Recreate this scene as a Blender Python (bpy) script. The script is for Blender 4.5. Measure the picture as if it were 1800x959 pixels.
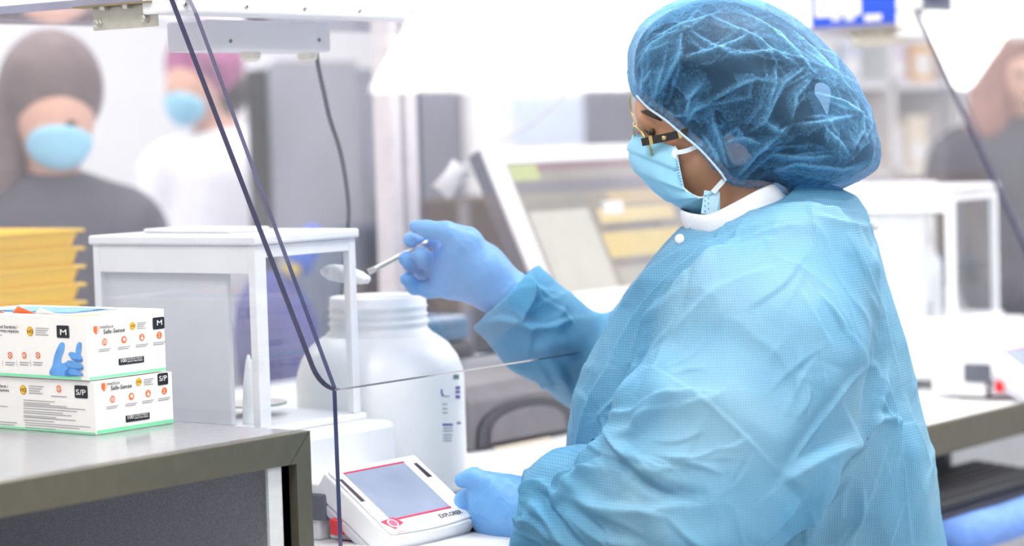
import bpy, math, random
import numpy as np
from mathutils import Vector, Matrix, noise as mnoise
random.seed(7)
for o in list(bpy.data.objects): bpy.data.objects.remove(o)
SC = bpy.context.scene
COL = SC.collection
# ------------------------------------------------------------------ camera (85 mm, eye level)
F = 4250.0; CX, CY = 900.0, 479.5; CZ = 1.40
def _cr(px, py): return np.array([(px-CX)/F, -(py-CY)/F, 1.0])
_dX = _cr(4180, 140); _dX /= np.linalg.norm(_dX)
_up = np.cross(_cr(3180, 170), _dX); _up /= np.linalg.norm(_up)
if _up[1] < 0: _up = -_up
M = np.stack([_dX, -np.cross(_up, _dX), _up])      # world = M @ (right, up, forward)
C = np.array([0, 0, CZ])
cam = bpy.data.cameras.new('camera'); camo = bpy.data.objects.new('camera', cam); COL.objects.link(camo)
cam.lens = 85; cam.sensor_width = 36; cam.clip_start = 0.05
R3 = Matrix(((M[0,0], M[0,1], -M[0,2]), (M[1,0], M[1,1], -M[1,2]), (M[2,0], M[2,1], -M[2,2])))
camo.matrix_world = Matrix.Translation(C) @ R3.to_4x4()
cam.dof.use_dof = True; cam.dof.focus_distance = 2.82; cam.dof.aperture_fstop = 3.0
SC.camera = camo
# ------------------------------------------------------------------ light
w = bpy.data.worlds.new('world'); SC.world = w; w.use_nodes = True
w.node_tree.nodes['Background'].inputs[0].default_value = (1.0, 0.985, 0.965, 1)
w.node_tree.nodes['Background'].inputs[1].default_value = 0.92
PANEL_STRENGTH = 14.0
SC.view_settings.view_transform = 'Standard'; SC.view_settings.look = 'None'
SC.view_settings.exposure = 0.2; SC.view_settings.gamma = 1.0; SC.view_settings.use_curve_mapping = False
SC.cycles.transparent_max_bounces = 48
# ------------------------------------------------------------------ pixel <-> place helpers
def ray(px, py): return M @ _cr(px, py)
def onx(px, py, x): v = ray(px, py); return C + v*(x/v[0])
def ony(px, py, y): v = ray(px, py); return C + v*(y/v[1])
def onz(px, py, z): v = ray(px, py); return C + v*((z-CZ)/v[2])
def atD(px, py, D): return C + ray(px, py)*D
def proj(p):
    c = M.T @ (np.asarray(p, float)-C); return CX+F*c[0]/c[2], CY-F*c[1]/c[2], c[2]
# ------------------------------------------------------------------ materials
def lin(c):
    c = [x/255 for x in c]
    return tuple(((x+0.055)/1.055)**2.4 if x > 0.04045 else x/12.92 for x in c)
MATS = {}
def mat(name, rgb, rough=0.5, metal=0.0, var=0.06, scale=30, bump=0.0, trans=0.0, emit=None, spec=0.5):
    if name in MATS: return MATS[name]
    m = bpy.data.materials.new(name); m.use_nodes = True; nt = m.node_tree; b = nt.nodes['Principled BSDF']
    c = lin(rgb)
    tc = nt.nodes.new('ShaderNodeTexCoord'); nz = nt.nodes.new('ShaderNodeTexNoise'); nz.inputs['Scale'].default_value = scale
    nt.links.new(tc.outputs['Object'], nz.inputs['Vector'])
    rp = nt.nodes.new('ShaderNodeValToRGB')
    rp.color_ramp.elements[0].position = 0.3; rp.color_ramp.elements[1].position = 0.7
    rp.color_ramp.elements[0].color = tuple(x*(1-var) for x in c)+(1,); rp.color_ramp.elements[1].color = tuple(min(1, x*(1+var)) for x in c)+(1,)
    nt.links.new(nz.outputs['Fac'], rp.inputs[0]); nt.links.new(rp.outputs[0], b.inputs['Base Color'])
    b.inputs['Roughness'].default_value = rough; b.inputs['Metallic'].default_value = metal
    b.inputs['Specular IOR Level'].default_value = spec
    if trans: b.inputs['Subsurface Weight'].default_value = trans; b.inputs['Subsurface Radius'].default_value = (.02,.02,.02); b.inputs['Subsurface Scale'].default_value = 0.5
    if bump:
        bp = nt.nodes.new('ShaderNodeBump'); bp.inputs['Strength'].default_value = bump; bp.inputs['Distance'].default_value = 0.002
        nt.links.new(nz.outputs['Fac'], bp.inputs['Height']); nt.links.new(bp.outputs[0], b.inputs['Normal'])
    if emit: b.inputs['Emission Color'].default_value = lin(rgb)+(1,); b.inputs['Emission Strength'].default_value = emit
    MATS[name] = m; return m
def clear(name, tint, haze=0.03, rough=0.0, r0=0.04, hazecol=(225,225,240), scratch=0.0):
    """clear sheet: fresnel mirror over tinted see-through, a little milky haze"""
    if name in MATS: return MATS[name]
    m = bpy.data.materials.new(name); m.use_nodes = True; nt = m.node_tree; nt.nodes.clear()
    N = nt.nodes.new; L = nt.links.new
    out = N('ShaderNodeOutputMaterial'); tr = N('ShaderNodeBsdfTransparent'); gl = N('ShaderNodeBsdfGlossy'); df = N('ShaderNodeBsdfDiffuse')
    tr.inputs[0].default_value = lin(tint)+(1,); gl.inputs['Roughness'].default_value = rough; gl.inputs[0].default_value = (1,1,1,1)
    df.inputs[0].default_value = lin(hazecol)+(1,)
    lw = N('ShaderNodeLayerWeight'); lw.inputs[0].default_value = 0.5
    pw = N('ShaderNodeMath'); pw.operation = 'POWER'; pw.inputs[1].default_value = 5; L(lw.outputs['Facing'], pw.inputs[0])
    ma = N('ShaderNodeMath'); ma.operation = 'MULTIPLY_ADD'; ma.inputs[1].default_value = 1-r0; ma.inputs[2].default_value = r0; L(pw.outputs[0], ma.inputs[0])
    m1 = N('ShaderNodeMixShader'); m2 = N('ShaderNodeMixShader')
    tc = N('ShaderNodeTexCoord'); nz = N('ShaderNodeTexNoise'); nz.inputs['Scale'].default_value = 6; L(tc.outputs['Object'], nz.inputs['Vector'])
    hz = N('ShaderNodeMath'); hz.operation = 'MULTIPLY'; hz.inputs[1].default_value = haze*2; L(nz.outputs['Fac'], hz.inputs[0])
    L(hz.outputs[0], m1.inputs[0]); L(tr.outputs[0], m1.inputs[1]); L(df.outputs[0], m1.inputs[2])
    L(ma.outputs[0], m2.inputs[0]); L(m1.outputs[0], m2.inputs[1]); L(gl.outputs[0], m2.inputs[2]); L(m2.outputs[0], out.inputs[0])
    MATS[name] = m; return m
# ------------------------------------------------------------------ mesh helpers
def root_of(p):
    while p.parent: p = p.parent
    return p
def obj(name, verts, faces, m, parent=None, smooth=False, bevel=0, subsurf=0, mats=None, fm=None):
    v = np.asarray(verts, float)
    if parent is not None: v = v - np.array(root_of(parent).location)
    me = bpy.data.meshes.new(name); me.from_pydata(v.tolist(), [], faces if isinstance(faces, list) else faces.tolist())
    me.update()
    for mm in (mats or [m]): me.materials.append(mm)
    if fm is not None: me.polygons.foreach_set('material_index', np.asarray(fm, np.int32))
    if smooth: me.polygons.foreach_set('use_smooth', np.ones(len(me.polygons), bool))
    o = bpy.data.objects.new(name, me); COL.objects.link(o)
    if parent is not None: o.parent = parent
    if bevel:
        b = o.modifiers.new('bevel', 'BEVEL'); b.width = bevel; b.segments = 2; b.limit_method = 'ANGLE'
    if subsurf:
        s = o.modifiers.new('sub', 'SUBSURF'); s.levels = s.render_levels = subsurf
    return o
class MB:
    def __init__(s): s.v = []; s.f = []; s.m = []
    def add(s, vs, fs, mi=0):
        n = len(s.v); s.v += [tuple(map(float, p)) for p in vs]; s.f += [[i+n for i in f] for f in fs]; s.m += [mi]*len(fs); return s
    def box(s, a, b, mi=0):
        x0,y0,z0 = [min(p,q) for p,q in zip(a,b)]; x1,y1,z1 = [max(p,q) for p,q in zip(a,b)]
        return s.hexa([(x0,y0,z0),(x1,y0,z0),(x1,y1,z0),(x0,y1,z0)], [(x0,y0,z1),(x1,y0,z1),(x1,y1,z1),(x0,y1,z1)], mi)
    def hexa(s, b, t, mi=0):
        return s.add(list(b)+list(t), [(3,2,1,0),(4,5,6,7),(0,1,5,4),(1,2,6,5),(2,3,7,6),(3,0,4,7)], mi)
    def prism(s, poly, d, mi=0, mi_side=None):
        """closed planar polygon swept along vector d"""
        n = len(poly); p = [np.asarray(q, float) for q in poly]; q = [a+np.asarray(d, float) for a in p]
        s.add(p+q, [tuple(range(n))[::-1], tuple(range(n, 2*n))], mi)
        k = len(s.v)-2*n
        s.f += [[k+i, k+(i+1)%n, k+n+(i+1)%n, k+n+i] for i in range(n)]; s.m += [mi if mi_side is None else mi_side]*n
        return s
    def tube(s, pts, r, n=8, mi=0, cap=True, flat=None):
        pts = [np.asarray(p, float) for p in pts]; k = len(pts); rr = r if hasattr(r, '__len__') else [r]*k
        rings = []; up = None
        for i in range(k):
            t = pts[min(i+1,k-1)]-pts[max(i-1,0)]; t = t/(np.linalg.norm(t)+1e-9)
            if up is None:
                up = np.array([0,0,1.0]) if abs(t[2]) < .9 else np.array([1.0,0,0])
            u = up-t*(up@t); u /= np.linalg.norm(u); up = u; w_ = np.cross(t, u)
            fu, fw = (1,1) if flat is None else flat
            rings.append([pts[i]+rr[i]*(fu*u*math.cos(a)+fw*w_*math.sin(a)) for a in [2*math.pi*j/n for j in range(n)]])
        vs = [p for rg in rings for p in rg]
        fs = [(i*n+j, i*n+(j+1)%n, (i+1)*n+(j+1)%n, (i+1)*n+j) for i in range(k-1) for j in range(n)]
        if cap: fs += [tuple(range(n))[::-1], tuple(range((k-1)*n, k*n))]
        return s.add(vs, fs, mi)
    def lathe(s, c, prof, n=32, mi=0, axis=(0,0,1)):
        ax = np.asarray(axis, float); ax /= np.linalg.norm(ax)
        a = np.array([1.0,0,0]) if abs(ax[0]) < .9 else np.array([0,1.0,0]); a -= ax*(a@ax); a /= np.linalg.norm(a); b = np.cross(ax, a)
        c = np.asarray(c, float); vs = []
        for r, h in prof:
            vs += [c+ax*h+r*(a*math.cos(t)+b*math.sin(t)) for t in [2*math.pi*j/n for j in range(n)]]
        k = len(prof)
        fs = [(i*n+j, i*n+(j+1)%n, (i+1)*n+(j+1)%n, (i+1)*n+j) for i in range(k-1) for j in range(n)]
        fs += [tuple(range(n))[::-1], tuple(range((k-1)*n, k*n))]
        return s.add(vs, fs, mi)
    def build(s, name, m, parent=None, **k):
        ms = m if isinstance(m, list) else [m]
        return obj(name, s.v, s.f, None, parent, mats=ms, fm=s.m, **k)
def thing(name, label, cat, loc, group=None):
    o = bpy.data.objects.new(name, None); COL.objects.link(o); o.location = tuple(map(float, loc)); o.empty_display_size = .05
    return tag(o, label, cat, group)
def tag(o, label, cat, group=None):
    o['label'] = label; o['category'] = cat
    if group: o['group'] = group
    return o
def struct(o, label=None):
    o['kind'] = 'structure'
    if label: o['label'] = label
    return o
def copy_tree(o, parent=None):
    c = o.copy(); COL.objects.link(c); c.parent = parent
    for ch in list(o.children): copy_tree(ch, c)
    return c
def text_mesh(body, size, bold=0.0, align='LEFT'):
    cu = bpy.data.curves.new('t', 'FONT'); cu.body = body; cu.size = size; cu.offset = bold; cu.align_x = align; cu.resolution_u = 3
    o = bpy.data.objects.new('t', cu); COL.objects.link(o)
    dg = bpy.context.evaluated_depsgraph_get(); me = bpy.data.meshes.new_from_object(o.evaluated_get(dg))
    vs = [tuple(v.co) for v in me.vertices]; fs = [tuple(p.vertices) for p in me.polygons]
    bpy.data.objects.remove(o); bpy.data.curves.remove(cu); bpy.data.meshes.remove(me); return vs, fs
# ------------------------------------------------------------------ implicit-surface sculpting (camera-frame metres)
def cam_of(px, py, D): return np.array([(px-CX)/F*D, -(py-CY)/F*D, D])
def to_world(v): return C + v @ M.T
def smin(a, b, k):
    h = np.clip(0.5+0.5*(b-a)/k, 0, 1); return b*(1-h)+a*h-k*h*(1-h)
class Grid:
    def __init__(s, pmin, pmax, h):
        s.o = np.asarray(pmin, float); s.h = h; s.n = np.ceil((np.asarray(pmax)-s.o)/h).astype(int)+1
        ax = [(s.o[i]+h*np.arange(s.n[i])).astype(np.float32) for i in range(3)]
        s.X = ax[0][:,None,None]; s.Y = ax[1][None,:,None]; s.Z = ax[2][None,None,:]
        s.px = CX+F*s.X/s.Z; s.py = CY-F*s.Y/s.Z
    def full(s): return np.full(tuple(s.n), 9.0, np.float32)
    def ell(s, c, r, rot=0.0):
        """ellipsoid; c camera-frame centre, r radii (in-plane a, in-plane b, depth), rot in-plane radians"""
        dx, dy, dz = s.X-c[0], s.Y-c[1], s.Z-c[2]; ca, sa = math.cos(rot), math.sin(rot)
        u = (dx*ca+dy*sa)/r[0]; v = (-dx*sa+dy*ca)/r[1]; w_ = dz/r[2]
        return ((np.sqrt(u*u+v*v+w_*w_)-1)*min(r)).astype(np.float32)
    def cap(s, a, b, ra, rb):
        a = np.asarray(a); b = np.asarray(b); d = b-a; L2 = float(d@d)
        dx, dy, dz = s.X-a[0], s.Y-a[1], s.Z-a[2]
        t = np.clip((dx*d[0]+dy*d[1]+dz*d[2])/L2, 0, 1)
        return (np.sqrt((dx-t*d[0])**2+(dy-t*d[1])**2+(dz-t*d[2])**2)-(ra+(rb-ra)*t)).astype(np.float32)
    def chain(s, pts, rs, k=0.01):
        f = None
        for i in range(len(pts)-1):
            g = s.cap(pts[i], pts[i+1], rs[i], rs[i+1]); f = g if f is None else smin(f, g, k)
        return f
    def nets(s, f):
        n = f.shape; neg = f < 0
        cs = [neg[i:n[0]-1+i, j:n[1]-1+j, k:n[2]-1+k] for i in (0,1) for j in (0,1) for k in (0,1)]
        cnt = sum(c.astype(np.int8) for c in cs); act = (cnt > 0) & (cnt < 8)
        idx = -np.ones(act.shape, np.int64); I = np.argwhere(act); idx[act] = np.arange(len(I))
        acc = np.zeros((len(I), 3)); num = np.zeros(len(I))
        for ax in range(3):
            o1, o2 = [a for a in range(3) if a != ax]
            for p in (0,1):
                for q in (0,1):
                    off = np.zeros(3, int); off[o1] = p; off[o2] = q; e = off.copy(); e[ax] = 1
                    A = f[tuple((I+off).T)]; B = f[tuple((I+e).T)]; cr = (A < 0) != (B < 0)
                    t = np.where(cr, A/np.where(cr, A-B, 1), 0)
                    pt = off[None,:].astype(float).repeat(len(I), 0); pt[:,ax] += t
                    acc[cr] += pt[cr]; num[cr] += 1
        V = s.o+s.h*(I+acc/num[:,None])
        Q = []
        for ax in range(3):
            o1, o2 = [a for a in range(3) if a != ax]
            sl = [slice(1,-1)]*3; sl[ax] = slice(0,-1)
            sh = [slice(1,-1)]*3; sh[ax] = slice(1,None)
            A = neg[tuple(sl)]; B = neg[tuple(sh)]
            for flip, msk in ((0, A & ~B), (1, ~A & B)):
                P = np.argwhere(msk)
                if not len(P): continue
                for a in range(3):
                    if a != ax: P[:,a] += 1
                d1 = np.zeros(3, int); d1[o1] = 1; d2 = np.zeros(3, int); d2[o2] = 1
                q = np.stack([idx[tuple((P-d1-d2).T)], idx[tuple((P-d2).T)], idx[tuple(P.T)], idx[tuple((P-d1).T)]], 1)
                if (ax == 1) ^ bool(flip): q = q[:, ::-1]
                Q.append(q)
        Q = np.concatenate(Q); Q = Q[(Q >= 0).all(1)][:, ::-1]      # camera frame is left-handed
        return V, Q
def normals(V, Q):
    n = np.cross(V[Q[:,2]]-V[Q[:,0]], V[Q[:,3]]-V[Q[:,1]]); N = np.zeros_like(V)
    for k in range(4): np.add.at(N, Q[:,k], n)
    return -N/(np.linalg.norm(N, axis=1, keepdims=True)+1e-12)   # left-handed camera frame
def smooth_v(V, Q, it=2, lam=.5):
    for _ in range(it):
        S = np.zeros_like(V); K = np.zeros(len(V))
        for k in range(4):
            np.add.at(S, Q[:,k], V[Q[:,(k+1)%4]]+V[Q[:,(k+3)%4]]); np.add.at(K, Q[:,k], 2)
        V = V+(S/K[:,None]-V)*lam
    return V
def poly_dist(px, py, pts):
    """distance, signed side and parameter of points to a polyline (pixels)"""
    best = np.full(px.shape, 1e9); sg = np.zeros_like(best); tt = np.zeros_like(best)
    pts = np.asarray(pts, float); sl = np.linalg.norm(np.diff(pts, axis=0), axis=1); cum = np.concatenate([[0], np.cumsum(sl)]); T = cum[-1]
    for i in range(len(pts)-1):
        a, d = pts[i], pts[i+1]-pts[i]
        t = np.clip(((px-a[0])*d[0]+(py-a[1])*d[1])/(d@d), 0, 1)
        ex, ey = px-a[0]-t*d[0], py-a[1]-t*d[1]; r = np.hypot(ex, ey); m = r < best
        best = np.where(m, r, best); sg = np.where(m, np.sign(d[0]*ey-d[1]*ex), sg); tt = np.where(m, (cum[i]+t*sl[i])/T, tt)
    return best, sg, tt
def in_poly_sdf(px, py, poly):
    """negative inside, pixels"""
    d, _, _ = poly_dist(px, py, list(poly)+[poly[0]])
    ins = np.zeros(px.shape, bool); n = len(poly)
    for i in range(n):
        x0, y0 = poly[i]; x1, y1 = poly[(i+1)%n]
        if y0 == y1: continue
        c = ((y0 > py) != (y1 > py)) & (px < (x1-x0)*(py-y0)/(y1-y0)+x0); ins ^= c
    return np.where(ins, -d, d)
def spline(pts, n=8, closed=False):
    P = [np.asarray(p, float) for p in pts]; out = []; k = len(P)
    rng = range(k if closed else k-1)
    for i in rng:
        p0 = P[(i-1)%k] if closed or i > 0 else P[0]; p1 = P[i]; p2 = P[(i+1)%k]; p3 = P[(i+2)%k] if closed or i+2 < k else P[-1]
        for j in range(n):
            t = j/n; out.append(.5*((2*p1)+(p2-p0)*t+(2*p0-5*p1+4*p2-p3)*t*t+(3*p1-p0-3*p2+p3)*t**3))
    if not closed: out.append(P[-1])
    return out
def world_obj(name, V, Q, m, parent, smooth=True, **k):
    return obj(name, to_world(V), Q, m, parent, smooth=smooth, **k)
# ------------------------------------------------------------------ palette
WHITE = mat('white_enamel', (238,239,242), .35, var=.02)
WHITEP = mat('white_plastic', (234,236,240), .4, var=.02)
PAPER = mat('paper_white', (240,240,240), .8, var=.02)
STEEL = mat('brushed_steel', (205,203,198), .32, .9, var=.08, scale=120)
BLACK = mat('black_plastic', (24,24,28), .5)
BRONZE = mat('bronze_edge', (82,80,68), .35, var=.08, scale=60, bump=.05)
TOPGREY = mat('grey_laminate', (150,152,158), .16, var=.04, scale=90)
ACR = clear('acrylic_sheet', (252,252,253), haze=.010, r0=.036, hazecol=(225,225,238))
EDGE = mat('acrylic_edge', (62,62,92), .15, var=.15, scale=20)
GLASS = clear('thin_glass', (252,253,253), haze=.01, r0=.03)
DARKSLATE = mat('dark_slate', (74,75,92), .6, var=.12, scale=4)
# ------------------------------------------------------------------ room
WALL = mat('wall_paint', (222,223,228), .8, var=.02, scale=3)
def fl(name, a, b, m): return struct(MB().box(a, b).build(name, m))
fl('floor', (-3,-4,-.05), (10,7,0), mat('floor_vinyl', (196,197,200), .35, var=.06, scale=8))
fl('ceiling', (-3,-4,2.75), (10,7,2.80), mat('ceiling_tile', (235,235,235), .9, var=.03, scale=40))
fl('wall_back', (-3,6.5,0), (10,6.6,2.75), WALL)
fl('wall_right', (9.5,-4,0), (9.6,6.5,2.75), WALL)
LAMP = mat('lamp_diffuser', (255,252,246), .5, var=0, emit=PANEL_STRENGTH)
spots = [(4.13,1.02,'second workstation'), (6.03,1.02,'far shelving'), (2.23,1.02,'workstation with the gowned person'), (.33,1.02,'glove box cabinet'),
         (5.4,-.32,'aisle by the far wall'), (3.5,-.95,'aisle behind the gowned person'), (1.6,-.95,'camera aisle'),
         (2.6,3.3,'rear bench'), (4.5,3.3,'dark partition'), (.7,3.3,'aisle left of the rear bench'), (2.6,5.0,'back wall near its left end, added to brighten it'), (4.5,5.0,'back wall behind the pink capped person, added to brighten the wall'), (6.4,5.0,'back wall corner, added to brighten it')]  # the three unseen panels along the back wall are added to brighten it
for x, y, t in spots:
    q = thing('ceiling_light', 'flat white ceiling light panel above the '+t, 'light', (x,y,2.735), 'ceiling light panels')
    fr = MB()
    for a, b in (((x-.02,y-.02),(x,y+.63)), ((x+1.03,y-.02),(x+1.05,y+.63)), ((x,y-.02),(x+1.03,y)), ((x,y+.61),(x+1.03,y+.63))):
        fr.box((a[0],a[1],2.73), (b[0],b[1],2.752))
    fr.build('frame', WHITE, q)
    MB().box((x,y,2.735), (x+1.03,y+.61,2.75)).build('diffuser', LAMP, q)
# ------------------------------------------------------------------ benches
BZ = .925
def bench(name, label, x0, x1, y0, y1, z, apron=True):
    t = thing(name, label, 'bench', ((x0+x1)/2, (y0+y1)/2, 0))
    MB().box((x0,y0+.012,z-.035), (x1,y1,z)).build('worktop', WHITE, t, bevel=.002)
    MB().box((x0,y0,z-.052), (x1,y0+.012,z+.0005)).build('edge_band', BRONZE, t, bevel=.002)
    for lx in (x0+.05, x1-.1):
        for ly in (y0+.05, y1-.1): MB().box((lx,ly,0), (lx+.05,ly+.05,z-.035)).build('leg', mat('leg_grey', (70,72,82), .4), t)
    return t
bench('lab_bench', 'white lab bench under the nearer clear enclosure with the balance and jar', 1.995, 2.80, 1.69, 2.56, BZ)
bench('lab_bench', 'white lab bench with bronze front edge above the keyboard on the right', 2.81, 6.0, 1.80, 2.56, BZ)
bench('lab_bench', 'white rear bench carrying the yellow trays', 1.2, 4.1, 2.66, 3.30, BZ)
# ------------------------------------------------------------------ open cabinet under the glove boxes
cc = onx(545, 757, 1.985); CT = float(cc[2]); cy0 = float(cc[1])
cab = thing('cabinet', 'open bronze-trimmed grey cabinet carrying the glove boxes', 'cabinet', (1.4, 2.2, 0))
x0, x1, y1 = .70, 1.985, 2.62
GSP = mat('grey_speckled_panel', (150,152,162), .6, var=.25, scale=700)
MB().box((x0,cy0+.004,CT-.03), (x1,y1,CT)).build('top', TOPGREY, cab, bevel=.0015)
MB().add([(x0,cy0,CT+.0004),(x1,cy0,CT+.0004),(x1-.034,cy0,CT-.034),(x0,cy0,CT-.034),(x0,cy0+.02,CT+.0004),(x1,cy0+.02,CT+.0004),(x1-.034,cy0+.02,CT-.034),(x0,cy0+.02,CT-.034)],
         [(0,3,2,1),(4,5,6,7),(0,1,5,4),(2,3,7,6),(1,2,6,5),(0,4,7,3)]).build('top_rail', BRONZE, cab, bevel=.001)
MB().add([(x1,cy0,CT+.0004),(x1,cy0,0),(x1-.024,cy0,0),(x1-.024,cy0,CT-.034),(x1-.034,cy0,CT-.034)]+[(x1,cy0+.02,CT+.0004),(x1,cy0+.02,0),(x1-.024,cy0+.02,0),(x1-.024,cy0+.02,CT-.034),(x1-.034,cy0+.02,CT-.034)],
         [(0,4,3,2,1),(5,6,7,8,9),(0,1,6,5),(1,2,7,6),(2,3,8,7),(3,4,9,8)]).build('stile', BRONZE, cab)
MB().box((x1-.0405,cy0+.012,0), (x1-.024,cy0+.05,CT-.034)).build('gasket', BLACK, cab)
MB().box((x1-.062,cy0+.008,0), (x1-.0405,cy0+.012,CT-.034)).build('wall_edge', mat('pale_grey_edge', (205,208,212), .5, var=.05, scale=90), cab)
MB().box((x1-.05,cy0+.012,0), (x1-.02,y1,CT-.034)).build('side_wall', GSP, cab)
MB().box((x0,cy0+.01,0), (x0+.02,y1,CT-.034)).build('side_wall', GSP, cab)
MB().box((x0,y1-.02,0), (x1,y1,CT-.03)).build('back_wall', GSP, cab)
MB().box((x0+.02,cy0+.03,.25), (x1-.05,y1-.02,.27)).build('shelf', GSP, cab)
# ------------------------------------------------------------------ clear enclosure (two of them)
SA = onx(570, 690, 2.012); ST = onx(305, 0, 2.012)
slope = (ST[1]-SA[1])/(ST[2]-SA[2])
def sash_y(z): return SA[1]+slope*(z-SA[2])
HX0, HX1, HYB, HZT = 2.03, 3.075, 2.56, 1.572
hood = thing('balance_enclosure', 'clear acrylic balance enclosure over the white jar, nearest the camera', 'enclosure', (2.66, 2.2, BZ), 'clear balance enclosures')
def side_panel(x, name='side_panel'):
    v = [(x,1.829,BZ+.001), (x,SA[1]+.004,SA[2]+.004)]
    e = onx(340, 22, 2.03); v += [(x,e[1],e[2]), (x,e[1]+.01,HZT), (x,HYB,HZT), (x,HYB,BZ+.001)]
    return MB().prism(v, (.007,0,0), 0, 1).build(name, [ACR, EDGE], hood)
side_panel(HX0); side_panel(HX1)
# sash with rounded lower corners
zt = 1.60; n = np.array([0, -1, slope]); n /= np.linalg.norm(n)
def sp(x, z): return np.array([x, sash_y(z), z])
xl, xr, rad = 2.005, HX1+.03, .028
zb = SA[2]; poly = [sp(xl, zt)]
for a in np.linspace(0, math.pi/2, 7): poly.append(sp(xl+rad*(1-math.cos(a)), zb+rad*(1-math.sin(a))))
for a in np.linspace(math.pi/2, 0, 7): poly.append(sp(xr-rad*(1-math.cos(a)), zb+rad*(1-math.sin(a))))
poly.append(sp(xr, zt))
MB().prism([p-n*.000 for p in poly], n*.0075, 0, 1).build('sash', [ACR, EDGE], hood)
MB().box((HX0-.004,2.05,HZT), (HX1+.012,HYB,HZT+.008)).build('top_plate', clear('acrylic_top', (236,235,245), haze=.10, hazecol=(205,203,225)), hood)
MB().box((HX0-.005,2.05,HZT-.001), (HX0-.0035,HYB,HZT+.009)).build('top_plate_edge', mat('top_edge', (150,150,172), .2), hood)
MB().box((HX0+.008,HYB-.006,BZ+.001), (HX1-.001,HYB,HZT)).build('back_panel', ACR, hood)
bm_ = MB().box((2.016,2.040,1.556), (HX1+.03,2.10,1.60)).build('front_rail', WHITE, hood, bevel=.003)
for px in (325,433,535,632,723,808,893,970,1045,1115,1182,1246,1305):
    p = ony(px, 8+(px-325)*.0345, 2.040)
    if p[0] > HX1: continue
    sc = MB().lathe((p[0],2.0405,p[2]), [(.0035,0),(.0035,.001),(.0022,.0018)], 10, axis=(0,-1,0)).lathe((p[0],2.039,p[2]), [(.0013,0),(.0013,.0004)], 6, 1, axis=(0,-1,0))
    sc.build('screw', [STEEL, BLACK], bm_)
MB().box((2.016,2.045,1.601), (2.985,2.10,1.80)).build('blower_housing', WHITE, hood, bevel=.004)
# bracket
br = MB()
br.box((2.0375,2.084,1.541), (2.0395,2.198,HZT-.004)).box((2.0375,2.084,HZT-.004), (2.068,2.198,HZT-.001))
bk = MB().box((2.027,2.086,1.542), (2.0298,2.197,1.5695)).build('bracket', mat('bracket_steel', (200,196,186), .42, .35, var=.05, scale=100), hood, bevel=.001)
MB().box((2.010,2.082,1.5695), (2.0298,2.214,1.5718)).build('bracket_flange', mat('bracket_edge', (150,138,110), .4, .6), hood)
for y, z in ((2.186,1.5505),(2.104,1.5525)):
    MB().lathe((2.027,y,z), [(.0065,0),(.0065,.002),(.0048,.0021),(.0048,.006),(.003,.007)], 6, axis=(-1,0,0)).build('bolt', STEEL, bk)
for y in (2.17,2.131): MB().lathe((2.02,y,1.5695), [(.0055,0),(.0055,.004),(.003,.005)], 6, axis=(0,0,-1)).build('bolt', STEEL, bk)
# junction box and its cable
jb = MB().box((2.143,2.12,1.5165), (2.372,2.19,1.5545)).build('junction_box', mat('junction_grey', (212,213,218), .45, var=.02), hood, bevel=.003)
for px, py in ((405,72),(561,70)):
    p = ony(px, py, 2.12); MB().lathe((p[0],2.12,p[2]), [(.0025,0),(.0025,.001)], 8, axis=(0,-1,0)).build('screw', mat('screw_dark', (90,92,100), .4, .6), jb)
for px in (445,545):
    p = ony(px, 92, 2.15); MB().lathe((p[0],2.155,1.5165), [(.014,0),(.013,.008),(.008,.012)], 12, axis=(0,0,-1)).build('gland', mat('gland_cream', (226,220,205), .5), jb)
cb = [ony(a, b, 2.17) for a, b in ((556,92),(560,120),(570,165),(580,210),(597,262),(608,320),(613,380),(606,440),(600,520))]
MB().tube(spline(cb, 5), .003, 8).build('cable', mat('cable_grey', (78,80,92), .5), hood, smooth=True)
MB().box((2.05,1.83,BZ), (3.06,2.54,BZ+.006)).build('base_tray', WHITE, hood, bevel=.002)
hood2 = copy_tree(hood); hood2.location.x += 1.845; hood2['label'] = 'clear acrylic balance enclosure on the far right bench, out of focus'
for c_ in list(hood2.children):
    if c_.name.startswith('cable') or c_.name.startswith('junction'):
        for d_ in list(c_.children): bpy.data.objects.remove(d_)
        bpy.data.objects.remove(c_)
# notice on the far enclosure's white housing, boxes on top of it
def yplate(px0, py0, px1, py1, y, th, name, m, parent=None, down=None, **k):
    """upright slab parallel to the bench row, front face at depth y, spanning the sight lines"""
    a = ony(px0, py0, y); b = ony(px1, py1, y); z0 = b[2] if down is None else down
    return MB().box((a[0], y, z0), (b[0], y+th, a[2])).build(name, m, parent, **k)
nb = ony(1650, 12, 2.04)
nt_ = thing('notice', 'small dark grey notice stuck on the white housing at top right', 'notice', (nb[0], 2.04, nb[2]))
a = ony(1622, -30, 2.043); b = ony(1672, 22, 2.043)
MB().box((a[0],2.0425,b[2]), (b[0],2.0445,a[2])).build('sheet', mat('notice_grey', (112,116,128), .5, var=.1, scale=60), nt_)
MB().box((a[0]+.004,2.0415,b[2]+.012), (b[0]-.004,2.0425,a[2]-.005)).build('picture', mat('notice_dark', (70,76,100), .4, var=.4, scale=50), nt_)
BLUEB = mat('box_blue', (30,82,214), .45, var=.04)
bb = thing('carton', 'bright blue carton with white panel on top of the far enclosure', 'box', (3.98,2.2,1.581))
cX = 3.882; q0 = onx(1426, 45, cX); q1 = onx(1580, 40, cX)
MB().box((cX,q1[1],1.581), (cX+.2,q0[1],1.74)).build('body', BLUEB, bb, bevel=.002)
def cpatch(a, b_, c, d, nm):
    u = onx(a, b_, cX); v = onx(c, d, cX); MB().box((cX-.0012,v[1],v[2]), (cX-.0002,u[1],u[2])).build(nm, PAPER, bb)
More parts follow.
